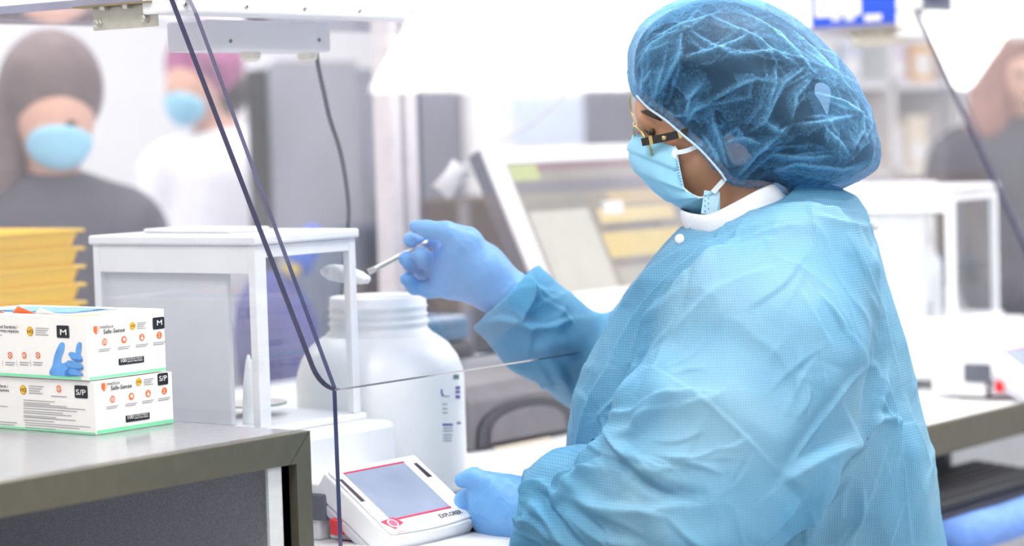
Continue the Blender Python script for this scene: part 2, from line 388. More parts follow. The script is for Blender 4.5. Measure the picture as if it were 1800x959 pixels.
cpatch(1432,-40,1514,26,'white_panel'); cpatch(1520,26,1550,36,'white_strip'); cpatch(1462,26,1478,36,'white_drop'); cpatch(1486,26,1502,36,'white_drop')
# ------------------------------------------------------------------ balance
def balance(root, dx, dy, full=True, tx=0.0):
    W = WHITEP; X0 = 2.12; X1 = 2.305; Y0 = 2.03; Y1 = 2.315; ZT = 1.289; ZB = 1.05
    def B(a, b): return MB().box((a[0]+dx,a[1]+dy,a[2]), (b[0]+dx,b[1]+dy,b[2]))
    base = B((X0-.005,Y0-.05,BZ+.016), (X1+.01,Y1+.03,ZB-.004)).build('base', W, root, bevel=.008)
    B((X0,Y0-.006,ZB-.004), (X1+.005,Y1,ZB+.004)).build('weighing_floor', W, root, bevel=.002)
    for fx in (X0+.02, X1-.03):
        for fy in (Y0-.02, Y1): MB().lathe((fx+dx,fy+dy,BZ+.006), [(.014,0),(.014,.006),(.009,.008),(.009,.012)], 12).build('foot', BLACK, root)
    p = .010
    for (a, b, nm) in (((X0,Y0),(X0+.020,Y0+.012),'post'), ((X1-.012,Y0),(X1,Y0+.012),'post'), ((X1-.012,Y1-.012),(X1,Y1),'post'), ((X0,Y1-.012),(X0+.012,Y1),'post')):
        B((a[0],a[1],ZB+.004), (b[0],b[1],ZT-.012)).build(nm, W, root, bevel=.0015)
    B((X0+.02,Y0+.0008,ZT-.028), (X1-.012,Y0+.0112,ZT-.0125)).build('top_rail', W, root, bevel=.001)
    B((X0+.0008,Y0+.012,ZT-.047), (X0+.008,Y1-.012,ZT-.0125)).build('side_rail', W, root, bevel=.001)
    B((X1-.008,Y0+.012,ZT-.028), (X1-.0008,Y1-.012,ZT-.0125)).build('side_rail', W, root, bevel=.001)
    B((X0-.004,Y0-.004,ZT-.012), (X1+.004,Y1+.004,ZT)).build('lid', W, root, bevel=.003)
    B((X0+.05,Y0+.09,ZT), (X1-.06,Y1-.04,ZT+.006)).build('lid_handle', W, root, bevel=.003)
    B((X0+.012,Y0+.002,ZB+.004), (X1-.012,Y0+.005,ZT-.02)).build('front_pane', GLASS, root)
    B((X0+.002,Y0+.012,ZB+.004), (X0+.005,Y1-.012,ZT-.02)).build('side_pane', GLASS, root)
    B((X1-.005,Y0+.012,ZB+.004), (X1-.002,Y1-.012,ZT-.02)).build('side_pane', GLASS, root)
    B((X0+.01,Y0+.058,ZB+.004), (X0+.018,Y1-.002,ZT-.03)).build('rear_housing', mat('frosted_white', (228,230,236), .55, var=.02), root, bevel=.002)
    MB().lathe((X0+.035+dx,Y0+.05+dy,ZB+.004), [(.010,0),(.010,.004),(.009,.03),(.0075,.055),(.004,.078),(.0015,.086)], 14).build('cone_handle', mat('cone_white', (236,238,242), .25), root, smooth=True)
    MB().lathe((X0+.11+dx,Y0+.12+dy,ZB+.004), [(.012,0),(.012,.012),(.045,.013),(.045,.016)], 28).build('pan', STEEL, root, smooth=False)
    # display terminal: wedge sloping towards the user
    p1 = np.array([2.093, 1.903, 1.015]); p2 = np.array([2.093, 1.803, .945]); wd = .164; d = np.array([dx+tx,dy,0])
    ux = np.array([1.0,0,0]); uv = (p2-p1); Ln = np.linalg.norm(uv); uv /= Ln; un = np.cross(ux, -uv)
    def T(s, t, h): return p1+d+ux*s*wd+uv*t*Ln+un*h       # s across, t towards user, h out of face
    bow = [(0,0),(1,0),(1,.985)]+[(s, 1+.035*math.sin(math.pi*s)) for s in np.linspace(.97,.03,9)]+[(0,.985)]
    tm = MB().prism([T(s,t,-.003) for s,t in bow], -un*.030).build('display_housing', W, root, bevel=.003)
    rm = MB().prism([T(.02+.96*s,.02+.95*t,-.003) for s,t in bow], un*.0035).build('display_face', mat('display_face', (240,240,242), .3, var=.01), tm, bevel=.0015)
    MB().prism([T(.00,.05,-.033),T(1,.05,-.033),T(1,.98,-.033),T(0,.98,-.033)], -un*.012).build('display_underside', mat('under_grey', (205,208,218), .5), tm, bevel=.003)
    tb = MB().hexa([T(0,0,-.02)*[1,1,0]+[0,0,BZ+.006],T(1,0,-.02)*[1,1,0]+[0,0,BZ+.006],T(1,0,-.02)*[1,1,0]+[0,.1,BZ+.006],T(0,0,-.02)*[1,1,0]+[0,.1,BZ+.006]],
        [T(0,0,-.02),T(1,0,-.02),T(1,0,-.02)+[0,.1,.0],T(0,0,-.02)+[0,.1,.0]]).build('neck', W, root, bevel=.003)
    MB().prism([T(0,.1,-.03)*[1,1,0]+[.012,0,BZ+.007],T(0,.1,-.03)+[.012,0,0],T(0,.98,-.03)+[.012,0,0],T(0,.98,-.03)*[1,1,0]+[.012,0,BZ+.007]][::-1], (wd-.024,0,0)).build('display_stand', mat('stand_white', (222,224,232), .45), root, bevel=.002)
    def quad(s0,t0,s1,t1,h,nm,m,th=.0005): return MB().prism([T(s0,t0,h),T(s1,t0,h),T(s1,t1,h),T(s0,t1,h)], un*th).build(nm, m, tm)
    quad(.13,.10,.80,.80,.0004,'screen',mat('screen_glass', (150,160,182), .12, var=.12, scale=12))
    RED = mat('trim_red', (214,40,84), .4, var=.02)
    quad(.13,.085,.80,.105,.0008,'trim_line',RED); quad(.13,.80,.80,.82,.0008,'trim_line',RED)
    for s0,t0,s1,t1 in ((.035,.16,.075,.50),(.88,.14,.93,.36)):
        MB().prism([T(s0,t0,.0005),T((s0+s1)/2+.01,t0,.0005),T(s1,t1,.0005),T(s0,t1,.0005)], un*.0006).build('sensor_window', mat('sensor_dark', (72,58,66), .25), tm)
    if full:
        def txt(body, s, t, size, m, nm, bold=0.0):
            vs, fs = text_mesh(body, size, bold); o = T(s,t,.0009)
            return MB().add([o+ux*v[0]-uv*v[1] for v in vs], fs).build(nm, m, tm)
        txt('EXPLORER', .60, .92, .0088, mat('ink_navy', (46,56,70), .5), 'lettering', .0002)
        txt('OHAUS', .075, .99, .0048, RED, 'lettering')
        lg = MB().prism([T(.02,.80,.0009),T(.17,.78,.0009),T(.22,.87,.0009),T(.09,.93,.0009)], un*.0003); lg.build('emblem_ground', RED, tm)
        MB().prism([T(.115+.05*math.cos(a),.855+.058*math.sin(a),.0013) for a in np.linspace(0,2*math.pi,20)[:-1]], un*.0002).build('emblem_ring', PAPER, tm)
        MB().prism([T(.115+.035*math.cos(a),.855+.045*math.sin(a),.0016) for a in np.linspace(0,2*math.pi,20)[:-1]], un*.0002).build('emblem_disc', mat('pink_red', (226,92,128), .4), tm)
    q = np.array([2.088,1.885,.9505])+d
    MB().hexa([q+[-.004,.006,-.009],q+[.022,.006,-.009],q+[.022,-.006,-.010],q+[-.004,-.006,-.010]],[q+[-.004,.006,.010],q+[.022,.006,.010],q+[.022,-.006,.007],q+[-.004,-.006,.007]]).build('release_button', mat('button_red', (222,24,34), .35), root, bevel=.0015)
    q = T(0,.05,-.06)
    MB().box((q[0]-.004,q[1]-.03,BZ+.03), (q[0]+.010,q[1]+.02,BZ+.062)).build('side_clip', mat('clip_grey', (92,95,108), .5), root, bevel=.003)
    return root
bal = thing('analytical_balance', 'white analytical balance with glass draft shield beside the white jar', 'balance', (2.2,2.1,BZ+.006), 'white balances')
balance(bal, 0, 0)
bal2 = thing('analytical_balance', 'white analytical balance on the far right bench, out of focus', 'balance', (3.92,2.0,BZ+.006), 'white balances')
balance(bal2, 1.735, -.035, False, -.085)
q0 = onx(1674, 636, 3.85); q1 = onx(1696, 628, 3.85)
MB().box((3.8475,q1[1],q0[2]), (3.8508,q0[1],q1[2])).build('red_label', mat('button_red', (222,24,34), .35), bal2)
# things lying by the far balance
p = onx(1668, 680, 3.815); q = onx(1702, 672, 3.835)
tag(MB().tube([(p[0],p[1],BZ+.012),((p[0]+q[0])/2,(p[1]+q[1])/2,BZ+.013),(q[0],q[1],BZ+.012)], [.008,.013,.010], 10).build('pen_cap', mat('button_red', (222,24,34), .35), smooth=True), 'red plastic cap lying beside the far balance base', 'cap')
p = onx(1735, 688, 3.80); tag(MB().box((p[0]-.05,p[1]-.03,BZ), (p[0]+.02,p[1]+.03,BZ+.018)).build('stapler', mat('charcoal', (70,70,76), .5), bevel=.006), 'small charcoal block lying before the far balance', 'stapler')
# ------------------------------------------------------------------ jar with powder, spatula later
JC = np.array([2.432, 2.106]); JB = BZ+.006
jar = thing('jar', 'large white plastic jar with threaded neck, open, behind the display', 'jar', (JC[0],JC[1],JB))
HD = mat('jar_plastic', (240,242,245), .32, var=.01, trans=.3)
k = .112; top = 1.193-JB
prof = [(.0,0.0),(.100,0),(.108,.004),(k,.012),(k,.150),(k-.002,.163),(k-.008,.180),(k-.020,.197),(k-.036,.209),(k-.0465,.214),(k-.0485,.218),(k-.0465,.2215),(k-.0465,.2245),(k-.044,.2265),(k-.0465,.229),(k-.0475,.234),(k-.045,.2365),(k-.0475,.239),(k-.0475,.245),(k-.0455,.247),(k-.0475,.2495)]
sc_ = top/.262
prof += [(k-.0475,.260),(k-.0485,.262),(k-.051,.262),(k-.0525,.258),(k-.0525,.225),(k-.03,.20),(k-.012,.17),(k-.008,.12),(0,.12)]
MB().lathe((JC[0],JC[1],JB), [(r,h*sc_) for r,h in prof], 56).build('body', HD, jar, smooth=True)
MB().lathe((JC[0],JC[1],JB+.12*sc_), [(k-.012,0),(k-.012,.03),(.05,.045),(.02,.05),(0,.051)], 32).build('powder', mat('powder', (246,246,246), .95, bump=.6, scale=200), jar, smooth=True)
PUR = mat('print_violet', (92,88,170), .5); GRY = mat('print_grey', (150,156,172), .6)
def on_jar(px, py):
    v = ray(px, py); a = v[0]**2+v[1]**2; o = -JC; b = 2*(o@v[:2]); c = o@o-(k+.0004)**2
    t = (-b-math.sqrt(max(b*b-4*a*c, 0)))/(2*a); return C+v*t
def jar_patch(x0, y0, x1, y1, m, nm):
    g = [[on_jar(x, y) for x in np.linspace(x0, x1, 5)] for y in (y0, y1)]
    vs = g[0]+g[1]; MB().add(vs, [(i,i+1,i+6,i+5) for i in range(4)]).build(nm, m, jar)
for x0,y0,x1,y1,m in ((797,658,807,666,mat('print_green',(90,120,118),.6)),(776,692,780,696,PUR),(775,684,778,692,PUR),(780,695,790,697,GRY),(801,678,809,684,PUR),(801,686,809,691,PUR),(801,694,809,700,PUR),
      (778,709,786,711,GRY),(778,717,787,719,GRY),(778,724,787,726,GRY),(778,744,796,748,PUR),(803,741,810,745,PUR),(779,751,796,753,GRY),(779,756,796,758,GRY),(779,763,795,765,GRY),(779,768,794,770,GRY),(779,773,794,775,GRY)):
    jar_patch(x0, y0, x1, y1, m, 'label_print')
# ------------------------------------------------------------------ glove boxes
CARD = mat('carton_white', (240,238,236), .55, var=.015); INK = mat('ink_black', (26,28,38), .5); ORG = mat('ink_orange', (238,112,48), .5)
YEL = mat('ink_yellow', (246,190,38), .5); MINT = mat('ink_mint', (132,226,176), .5); INKG = mat('ink_grey', (150,150,156), .6); GLB = mat('ink_glove_blue', (98,160,226), .5, var=.15, scale=60); GLD = mat('ink_glove_dark', (66,120,200), .5)
class Face:
    """print on an upright carton face; s runs to the picture's right"""
    def __init__(s, root, axis, pos): s.r = root; s.ax = axis; s.p = pos; s.acc = {}
    def at(s, px, py):
        if s.ax == 'y': q = ony(px, py, s.p); return q[0], q[2]
        q = onx(px, py, s.p); return -q[1], q[2]
    def W(s, a, z, h): return (a, s.p-h, z) if s.ax == 'y' else (s.p-h, -a, z)
    def poly(s, m, pts2, h=.0005):
        a = s.acc.setdefault(m.name, (m, MB())); a[1].add([s.W(x, z, h) for x, z in pts2], [tuple(range(len(pts2)))])
    def rect(s, m, x0, y0, x1, y1, h=.0005, r=0):
        q = [s.at(x0,y0), s.at(x1,y0 if s.ax=='x' else y0), s.at(x1,y1), s.at(x0,y1)]
        cx = sum(p[0] for p in q)/4; cz = sum(p[1] for p in q)/4
        w_ = (q[1][0]-q[0][0]+q[2][0]-q[3][0])/4; hh = (q[0][1]-q[3][1]+q[1][1]-q[2][1])/4
        pts = []
        rr = r*min(w_, hh)
        for sx, sz, a0 in ((1,1,0),(-1,1,90),(-1,-1,180),(1,-1,270)):
            for a in ((0,30,60,90) if r else (45,)):
                t = math.radians(a0+a); pts.append((cx+sx*(w_-rr)+(rr*math.cos(t) if r else 0), cz+sz*(hh-rr)+(rr*math.sin(t) if r else 0)))
        if r and m is INK: MB().add([s.W(x, z, h) for x, z in pts], [tuple(range(len(pts)))]).build('count_bar' if w_ > 1.5*hh else 'size_badge', m, s.r)
        else: s.poly(m, pts, h)
        return cx, cz, w_, hh
    def disc(s, m, px, py, rp, h=.0005, rim=None):
        c = s.at(px, py); e = s.at(px, py-rp); r = abs(e[1]-c[1])
        if rim: s.poly(rim, [(c[0]+r*1.14*math.cos(t), c[1]+r*1.14*math.sin(t)) for t in np.linspace(0,6.283,19)[:-1]], h-.0001)
        s.poly(m, [(c[0]+r*math.cos(t), c[1]+r*math.sin(t)) for t in np.linspace(0,6.283,19)[:-1]], h); return c, r
    def text(s, m, body, px, py, hp, bold=0.0, h=.0007, align='LEFT', sx=1.0, width=None):
        c = s.at(px, py); e = s.at(px, py-hp); size = abs(e[1]-c[1])/.70
        vs, fs = text_mesh(body, size, bold*size, align)
        if width:
            xs = [v[0] for v in vs]; sx = abs(s.at(px+width, py)[0]-c[0])/(max(xs)-min(xs))
        a = s.acc.setdefault(m.name, (m, MB())); a[1].add([s.W(c[0]+v[0]*sx, c[1]+v[1], h) for v in vs], fs)
    def lines(s, px0, py, px1, n, dy, hp=1.4, slope=0):
        for i in range(n): s.rect(INKG, px0, py+i*dy, px1-(i*7)%5*.06*(px1-px0), py+i*dy+hp)
    def done(s):
        for nm, (m, mb) in s.acc.items(): mb.build('print_'+nm.split('_', 1)[-1], m, s.r)['kind'] = 'stuff'
gz0 = CT; GX, GY = 1.851, 2.027
def carton(label, x, y, z0, z1, opened):
    t = thing('glove_box', label, 'box', (x+.06, y+.12, z0), 'stacked glove boxes')
    MB().box((x,y,z0), (x+.121,y+.245,z1)).build('carton', CARD, t, bevel=.0012)
    return t
lo = carton('lower glove box marked S/P, lying on the grey cabinet top', GX, GY, CT, CT+.0605, False)
GX2, GY2 = 1.848, 2.033
up_ = carton('upper glove box marked M, opened, with a blue glove printed on it', GX2, GY2, CT+.0615, CT+.134, True)
f = Face(up_, 'y', GY2)
def stripe(fc, m, a0, a1, z0, z1): fc.poly(m, [(a0,z0),(a1,z0),(a1,z1),(a0,z1)], .0004)
stripe(f, MINT, GX2+.001, GX2+.120, CT+.0625, CT+.0655)
f.rect(ORG, 164, 573, 170, 582); f.poly(ORG, [f.at(164,582),f.at(170,582),f.at(169,588)]); f.poly(mat('ink_peach',(240,190,170),.5), [f.at(170,573),f.at(174,572),f.at(174,582),f.at(169.5,588)])
f.text(INK, 'medisca', 175, 577.5, 6.5, width=23); f.text(INK, 'Safe-Sense', 181, 586.5, 7.5, .012, width=38)
f.disc(YEL, 232.7, 572.5, 6, rim=mat('ink_ochre',(190,130,20),.5)); f.text(INK, 'HD', 229.5, 574.7, 4.6, width=7)
f.lines(240, 566, 257, 4, 3.4, 1.2)
f.rect(INK, 268, 557, 288.5, 578, r=.25); f.text(PAPER, 'M', 274.5, 571.5, 9, .008, width=9)
for i, (a, b) in enumerate(((183.7,600.5),(217.6,596.5),(249,592.5),(279.6,588.6))):
    f.disc(ORG, a, b, 6.3); f.lines(a-11, b+12, a+11, 2, 3.4, 1.3)
    if i == 3: f.text(PAPER, '2', a-2.3, b+3.2, 6.5, .008)
    elif i == 2: f.disc(PAPER, a, b-2.2, 1.6, .0007); f.rect(PAPER, a-2.4, b, a+2.4, b+3.5, .0007)
    elif i == 1: f.rect(PAPER, a-2, b-3.2, a+2.2, b+2.5, .0007, r=.5)
    else:
        for q in (-3,-1,1,3): f.rect(PAPER, a-3.6, b+q-.4, a+3.6, b+q+.4, .0007)
f.rect(INK, 208, 627.5, 252.8, 639, r=.3); f.text(PAPER, '100', 210.5, 637, 6.5, .008, width=10)
f.text(PAPER, 'GLOVES BY WEIGHT', 223, 632.3, 3.2, .004, width=27); f.text(PAPER, 'GANTS PAR POIDS', 223, 636.6, 3.2, .004, width=27)
f.done()
f = Face(lo, 'y', GY)
stripe(f, MINT, GX+.001, GX+.120, CT+.001, CT+.0055)
f.rect(ORG, 178, 673, 184, 682); f.poly(ORG, [f.at(178,682),f.at(184,682),f.at(183,688)]); f.poly(MATS['ink_peach'], [f.at(184,673),f.at(187.5,672),f.at(187.5,682),f.at(183.5,688)])
f.text(INK, 'medisca', 188, 677, 6.5, width=21.5); f.text(INK, 'Safe-Sense', 194, 685.5, 7.5, .012, width=37)
f.disc(YEL, 243.6, 671, 6, rim=MATS['ink_ochre']); f.text(INK, 'HD', 240.5, 673, 4.6, width=7); f.lines(252, 665, 270, 4, 3.2, 1.2)
f.rect(INK, 276.7, 655, 295, 676, r=.25); f.text(PAPER, 'S/P', 279, 669.5, 9, .006, width=13.5)
for i, (a, b) in enumerate(((197.5,701),(230.6,696),(260,691),(288.5,686.5))):
    f.disc(ORG, a, b, 6.3); f.lines(a-11, b+12, a+10, 2, 3.4, 1.3)
    if i == 3: f.text(PAPER, '2', a-2.2, b+3.2, 6.5, .008)
    elif i == 2: f.disc(PAPER, a, b-2.2, 1.6, .0007); f.rect(PAPER, a-2.4, b, a+2.4, b+3.5, .0007)
    elif i == 1: f.rect(PAPER, a-2, b-3.2, a+2.2, b+2.5, .0007, r=.5)
    else:
        for q in (-3,-1,1,3): f.rect(PAPER, a-3.6, b+q-.4, a+3.6, b+q+.4, .0007)
f.rect(INK, 220.5, 727, 262.7, 739, r=.3); f.text(PAPER, '100', 222.5, 736.5, 6.5, .008, width=10)
f.text(PAPER, 'GLOVES BY WEIGHT', 235, 731.6, 3.2, .004, width=25); f.text(PAPER, 'GANTS PAR POIDS', 235, 736, 3.2, .004, width=25)
f.done()
f = Face(up_, 'x', GX2)
stripe(f, MINT, -GY2-.244, -GY2-.012, CT+.0625, CT+.0655)
f.text(INK, 'required Standards /', -12, 575.5, 5.5, .01, width=43); f.text(INK, 'les normes requises', -14, 582.5, 5.5, .01, width=47); f.rect(INKG, -10, 587.5, 4, 589)
f.disc(YEL, 53, 582, 7.3, rim=MATS['ink_ochre']); f.text(INK, 'HD', 48.5, 584.8, 6, width=9.5); f.lines(63, 576, 87, 4, 3.8, 1.3)
f.rect(INK, 100, 571.5, 122, 593.5, r=.25); f.text(PAPER, 'M', 105.5, 588, 10, .008, width=11)
for a in (18, 43, 67):
    f.disc(ORG, a, 624, 6); f.lines(a-8, 636, a+9, 2, 4, 1.4); f.rect(INKG, a-13, 633, a-12.4, 643)
    f.rect(PAPER, a-1, 620.5, a+1, 627.5, .0007); f.rect(PAPER, a-3.2, 623, a+3.2, 625, .0007)
def blob(fc, m, pts, h): fc.poly(m, [fc.at(a, b) for a, b in [tuple(q) for q in spline([(x, y) for x, y in pts], 5, True)]], h)
blob(f, GLB, [(90,659),(93,640),(97,622),(104,606),(109,601),(114,604),(113,615),(108,630),(110,638),(118,636),(128,640),(136,650),(140,659)], .0006)
blob(f, GLB, [(134,612),(137,603),(141,601),(144,604),(143,616),(141,628),(134,628)], .0006)
blob(f, GLD, [(122,623),(126,619),(135,622),(144,628),(146,634),(140,636),(128,632)], .0007)
blob(f, GLB, [(121,622),(126,618),(136,621),(144,626),(144,631),(136,631),(126,629)], .0008)
blob(f, GLD, [(117,639),(122,634),(134,636),(146,642),(146,649),(136,650),(122,646)], .0009)
blob(f, GLB, [(117,638),(121,633),(134,635),(145,640),(145,646),(136,647),(122,644)], .001)
blob(f, GLD, [(116,652),(124,646),(136,650),(146,656),(145,660),(118,660)], .0011)
blob(f, GLB, [(122,651),(127,647),(137,650),(145,655),(144,659),(126,657)], .0012)
f.done()
f = Face(lo, 'x', GX)
stripe(f, MINT, -GY-.244, -GY-.001, CT+.001, CT+.0032)
f.text(INK, 'Standards /', -10, 679.5, 5, .01, width=25); f.text(INK, 'requises', -5, 686.5, 5, .01, width=21)
f.disc(YEL, 41, 684.5, 7.3, rim=MATS['ink_ochre']); f.text(INK, 'HD', 36.5, 687.3, 6, width=9.5); f.lines(51, 678, 77, 4, 4, 1.3)
f.disc(ORG, 103.7, 683, 6.3); f.rect(PAPER, 102.7, 679.5, 104.7, 686.5, .0007); f.rect(PAPER, 100.5, 682, 107, 684, .0007); f.rect(INKG, 90, 695.5, 118, 697)
f.rect(INK, 131.6, 677, 154.5, 699.5, r=.25); f.text(PAPER, 'S/P', 134, 693, 9.5, .006, width=17)
for i, wd in enumerate((55,46,76,108,94,69,84,57,91,53)): f.rect(INKG, 42, 703.5+i*3.9, 42+wd, 704.7+i*3.9)
for i, wd in enumerate((114,95,53)): f.rect(INKG, 45, 745.5+i*3.2, min(45+wd,160), 746.6+i*3.2)
f.rect(INKG, 0, 713, 14, 714.2); f.rect(INKG, 0, 741, 30, 742.2); f.rect(INKG, 0, 745, 26, 746.2)
f.done()
# torn opening with a glove and printed flaps on the upper box
tz = CT+.134
MB().add([(GX2+.02,GY2+.05,tz+.0004),(GX2+.10,GY2+.05,tz+.0004),(GX2+.10,GY2+.20,tz+.0004),(GX2+.02,GY2+.20,tz+.0004)],[(0,1,2,3)]).build('opening', mat('slot_blue', (150,178,214), .7), up_)
MB().add([(GX2+.001,GY2+.001,tz+.0003),(GX2+.035,GY2+.001,tz+.0003),(GX2+.03,GY2+.012,tz+.0003),(GX2+.001,GY2+.06,tz+.0003)],[(0,1,2,3)]).build('print_flap_orange', mat('ink_apricot', (244,168,96), .5), up_)
gl = []
for i in range(9):
    for j in range(6): gl.append((GX2+.03+.06*i/8, GY2+.06+.13*j/5, tz+.0006+.0014*random.random()))
MB().add(gl, [(i*6+j,(i+1)*6+j,(i+1)*6+j+1,i*6+j+1) for i in range(8) for j in range(5)]).build('glove_inside', GLB, up_, smooth=True)
for (a, b, hgt, m) in ((.012,.06,.008,CARD),(.014,.10,.009,ORG),(.012,.15,.007,ORG),(.02,.19,.006,CARD)):
    MB().add([(GX2+a,GY2+b,tz),(GX2+a+.004,GY2+b+.045,tz),(GX2+a-.004,GY2+b+.026,tz+hgt),(GX2+a+.0005,GY2+b,tz),(GX2+a+.0045,GY2+b+.045,tz),(GX2+a-.0035,GY2+b+.026,tz+hgt)],[(0,1,2),(5,4,3),(0,3,4,1),(1,4,5,2),(2,5,3,0)]).build('torn_flap', m, up_)
# ------------------------------------------------------------------ yellow nested trays on the rear bench
YT = mat('tray_yellow', (255,208,14), .4, var=.03)
ty = 2.80
rt = ony(156, 400, ty); ztop = rt[2]; nT = 12; st = (ztop-BZ-.045)/(nT-1)
ords = ['lowest','second','third','fourth','fifth','sixth','seventh','eighth','ninth','tenth','eleventh','topmost']
for i in range(nT):
    z = BZ+.001+i*st; o = thing('tray', 'yellow plastic tray, %s in the nested stack on the rear bench' % ords[i], 'tray', (rt[0]-.2,ty+.12,z), 'nested yellow trays')
    xa, xb, ya, yb = rt[0]-.44, rt[0]-.012, ty+.012, ty+.29; th = .0025; e = .012*.9
    wl = MB()
    wl.hexa([(xa+e,ya+e,z),(xb-e,ya+e,z),(xb-e,yb-e,z),(xa+e,yb-e,z)], [(xa+e,ya+e,z+th),(xb-e,ya+e,z+th),(xb-e,yb-e,z+th),(xa+e,yb-e,z+th)])
    for (b0,b1,t0,t1,nx,ny) in (((xa+e,ya+e),(xb-e,ya+e),(xa,ya),(xb,ya),0,th),((xa+e,yb-e),(xb-e,yb-e),(xa,yb),(xb,yb),0,-th),((xa+e,ya+e),(xa+e,yb-e),(xa,ya),(xa,yb),th,0),((xb-e,ya+e),(xb-e,yb-e),(xb,ya),(xb,yb),-th,0)):
        wl.hexa([(b0[0],b0[1],z),(b1[0],b1[1],z),(b1[0]+nx,b1[1]+ny,z),(b0[0]+nx,b0[1]+ny,z)], [(t0[0],t0[1],z+.042),(t1[0],t1[1],z+.042),(t1[0]+nx,t1[1]+ny,z+.042),(t0[0]+nx,t0[1]+ny,z+.042)])
    wl.build('shell', YT, o)
    rm = MB()
    for a, b in (((xa-.012,ya-.003),(xb+.012,ya)),((xa-.012,yb),(xb+.012,yb+.012)),((xa-.012,ya),(xa,yb)),((xb,ya),(xb+.012,yb))): rm.box((a[0],a[1],z+.038),(b[0],b[1],z+.043))
    rm.build('rim', YT, o, bevel=.001)
# ------------------------------------------------------------------ the gowned person
SKIN = mat('skin', (198,146,114), .5, var=.06, scale=40, trans=.15, bump=.03)
HAIR = mat('hair_dark', (42,36,38), .5, var=.3, scale=90)
GLOVE = mat('glove_nitrile', (104,164,224), .42, var=.05, scale=25, bump=.08)
def gown_mat():
    m = mat('gown_fabric', (104,182,218), .62, var=.07, scale=5, spec=.25); nt = m.node_tree; b = nt.nodes['Principled BSDF']; N = nt.nodes.new; L = nt.links.new
    tc = nt.nodes['Texture Coordinate']
    rp0 = [n_ for n_ in nt.nodes if n_.type == 'VALTORGB'][0]; rp0.color_ramp.elements[0].color = lin((98,166,206))+(1,); rp0.color_ramp.elements[1].color = lin((142,184,208))+(1,)
    cb = None
    for ax, rot in ((0,(0,0,.92)), (1,(0,math.pi/2,0))):
        mp = N('ShaderNodeMapping'); mp.inputs['Rotation'].default_value = rot; L(tc.outputs['Object'], mp.inputs[0])
        wv = N('ShaderNodeTexWave'); wv.inputs['Scale'].default_value = 105; wv.inputs['Distortion'].default_value = .8; wv.inputs['Detail'].default_value = 1; L(mp.outputs[0], wv.inputs['Vector'])
        if cb is None: cb = wv
        else:
            ad = N('ShaderNodeMath'); ad.operation = 'ADD'; L(cb.outputs['Fac'], ad.inputs[0]); L(wv.outputs['Fac'], ad.inputs[1]); cb = ad
    nz = N('ShaderNodeTexNoise'); nz.inputs['Scale'].default_value = 26; nz.inputs['Detail'].default_value = 6; nz.inputs['Roughness'].default_value = .6; L(tc.outputs['Object'], nz.inputs['Vector'])
    mx = N('ShaderNodeMath'); mx.operation = 'MULTIPLY_ADD'; mx.inputs[1].default_value = .09; L(cb.outputs[0], mx.inputs[0]); L(nz.outputs['Fac'], mx.inputs[2])
    bp = N('ShaderNodeBump'); bp.inputs['Strength'].default_value = .28; bp.inputs['Distance'].default_value = .006; L(mx.outputs[0], bp.inputs['Height'])
    # weave shows as slightly deeper blue between the pressed dots; darker clothes glimpsed through the thin cloth
    rp = [n_ for n_ in nt.nodes if n_.type == 'VALTORGB'][0]
    mc = N('ShaderNodeMix'); mc.data_type = 'RGBA'; mc.blend_type = 'MULTIPLY'; L(rp.outputs[0], mc.inputs['A'])
    sc = N('ShaderNodeMath'); sc.operation = 'MULTIPLY'; sc.inputs[1].default_value = .26; L(cb.outputs[0], sc.inputs[0]); L(sc.outputs[0], mc.inputs['Factor'])
    mc.inputs['B'].default_value = (.34,.66,.82,1)
    L(mc.outputs['Result'], b.inputs['Base Color'])
    tl = N('ShaderNodeBsdfTranslucent'); L(mc.outputs['Result'], tl.inputs[0]); L(bp.outputs[0], b.inputs['Normal'])
    ms = N('ShaderNodeMixShader'); ms.inputs[0].default_value = .18; out = nt.nodes['Material Output']
    L(b.outputs[0], ms.inputs[1]); L(tl.outputs[0], ms.inputs[2]); L(ms.outputs[0], out.inputs[0]); return m
GOWN = gown_mat()
pbase = to_world(cam_of(1380, 700, 2.97)); pbase[2] = 0
her = thing('person', 'person in a light blue gown, hair net, mask and glasses scooping powder', 'person', pbase)
c_ = cam_of
# ---- head, neck, trunk and limbs: one continuous skin surface
def head_sdf(g, ear=False):
    f = g.ell(c_(1264,165,2.955), (.098,.107,.074), -.35)
    f = smin(f, g.ell(c_(1232,248,2.955), (.060,.074,.060), -.5), .03)          # cheeks and jaw
    f = smin(f, g.cap(c_(1214,322,2.955), c_(1232,342,2.955), .018, .02), .03)   # chin
    f = smin(f, g.cap(c_(1140,222,2.955), c_(1126,256,2.955), .009, .011), .012) # nose
    f = smin(f, g.cap(c_(1140,206,2.925), c_(1134,192,2.95), .012, .012), .012) # brow
    f = smin(f, g.cap(c_(1312,290,2.955), c_(1330,430,2.965), .056, .066), .025) # neck
    if ear:
        e = smin(g.ell(c_(1302,246,2.884), (.019,.028,.009), .25), g.ell(c_(1296,266,2.884), (.012,.016,.007)), .006)
        e = np.maximum(e, -g.ell(c_(1298,246,2.872), (.009,.016,.006), .25))
        f = smin(f, e, .006)
    return f
SH_L, EL_L, WR_L = c_(1400,500,2.82), c_(1200,925,2.66), c_(905,898,2.90)
SH_R, EL_R, WR_R = c_(1260,480,3.12), c_(1060,650,3.19), c_(872,512,3.10)
g = Grid((-.02,-.33,2.60), (.36,.345,3.17), .003)
f = head_sdf(g, True)
f = np.maximum(f, -(g.ell(c_(1145,231,2.903), (.011,.006,.008), 0)))            # eye socket
b = g.cap(c_(1330,430,2.965), c_(1350,800,2.97), .07, .11)
b = smin(b, g.chain([c_(1330,450,2.96), SH_L, EL_L, WR_L], [.05,.05,.036,.020], .02), .03)
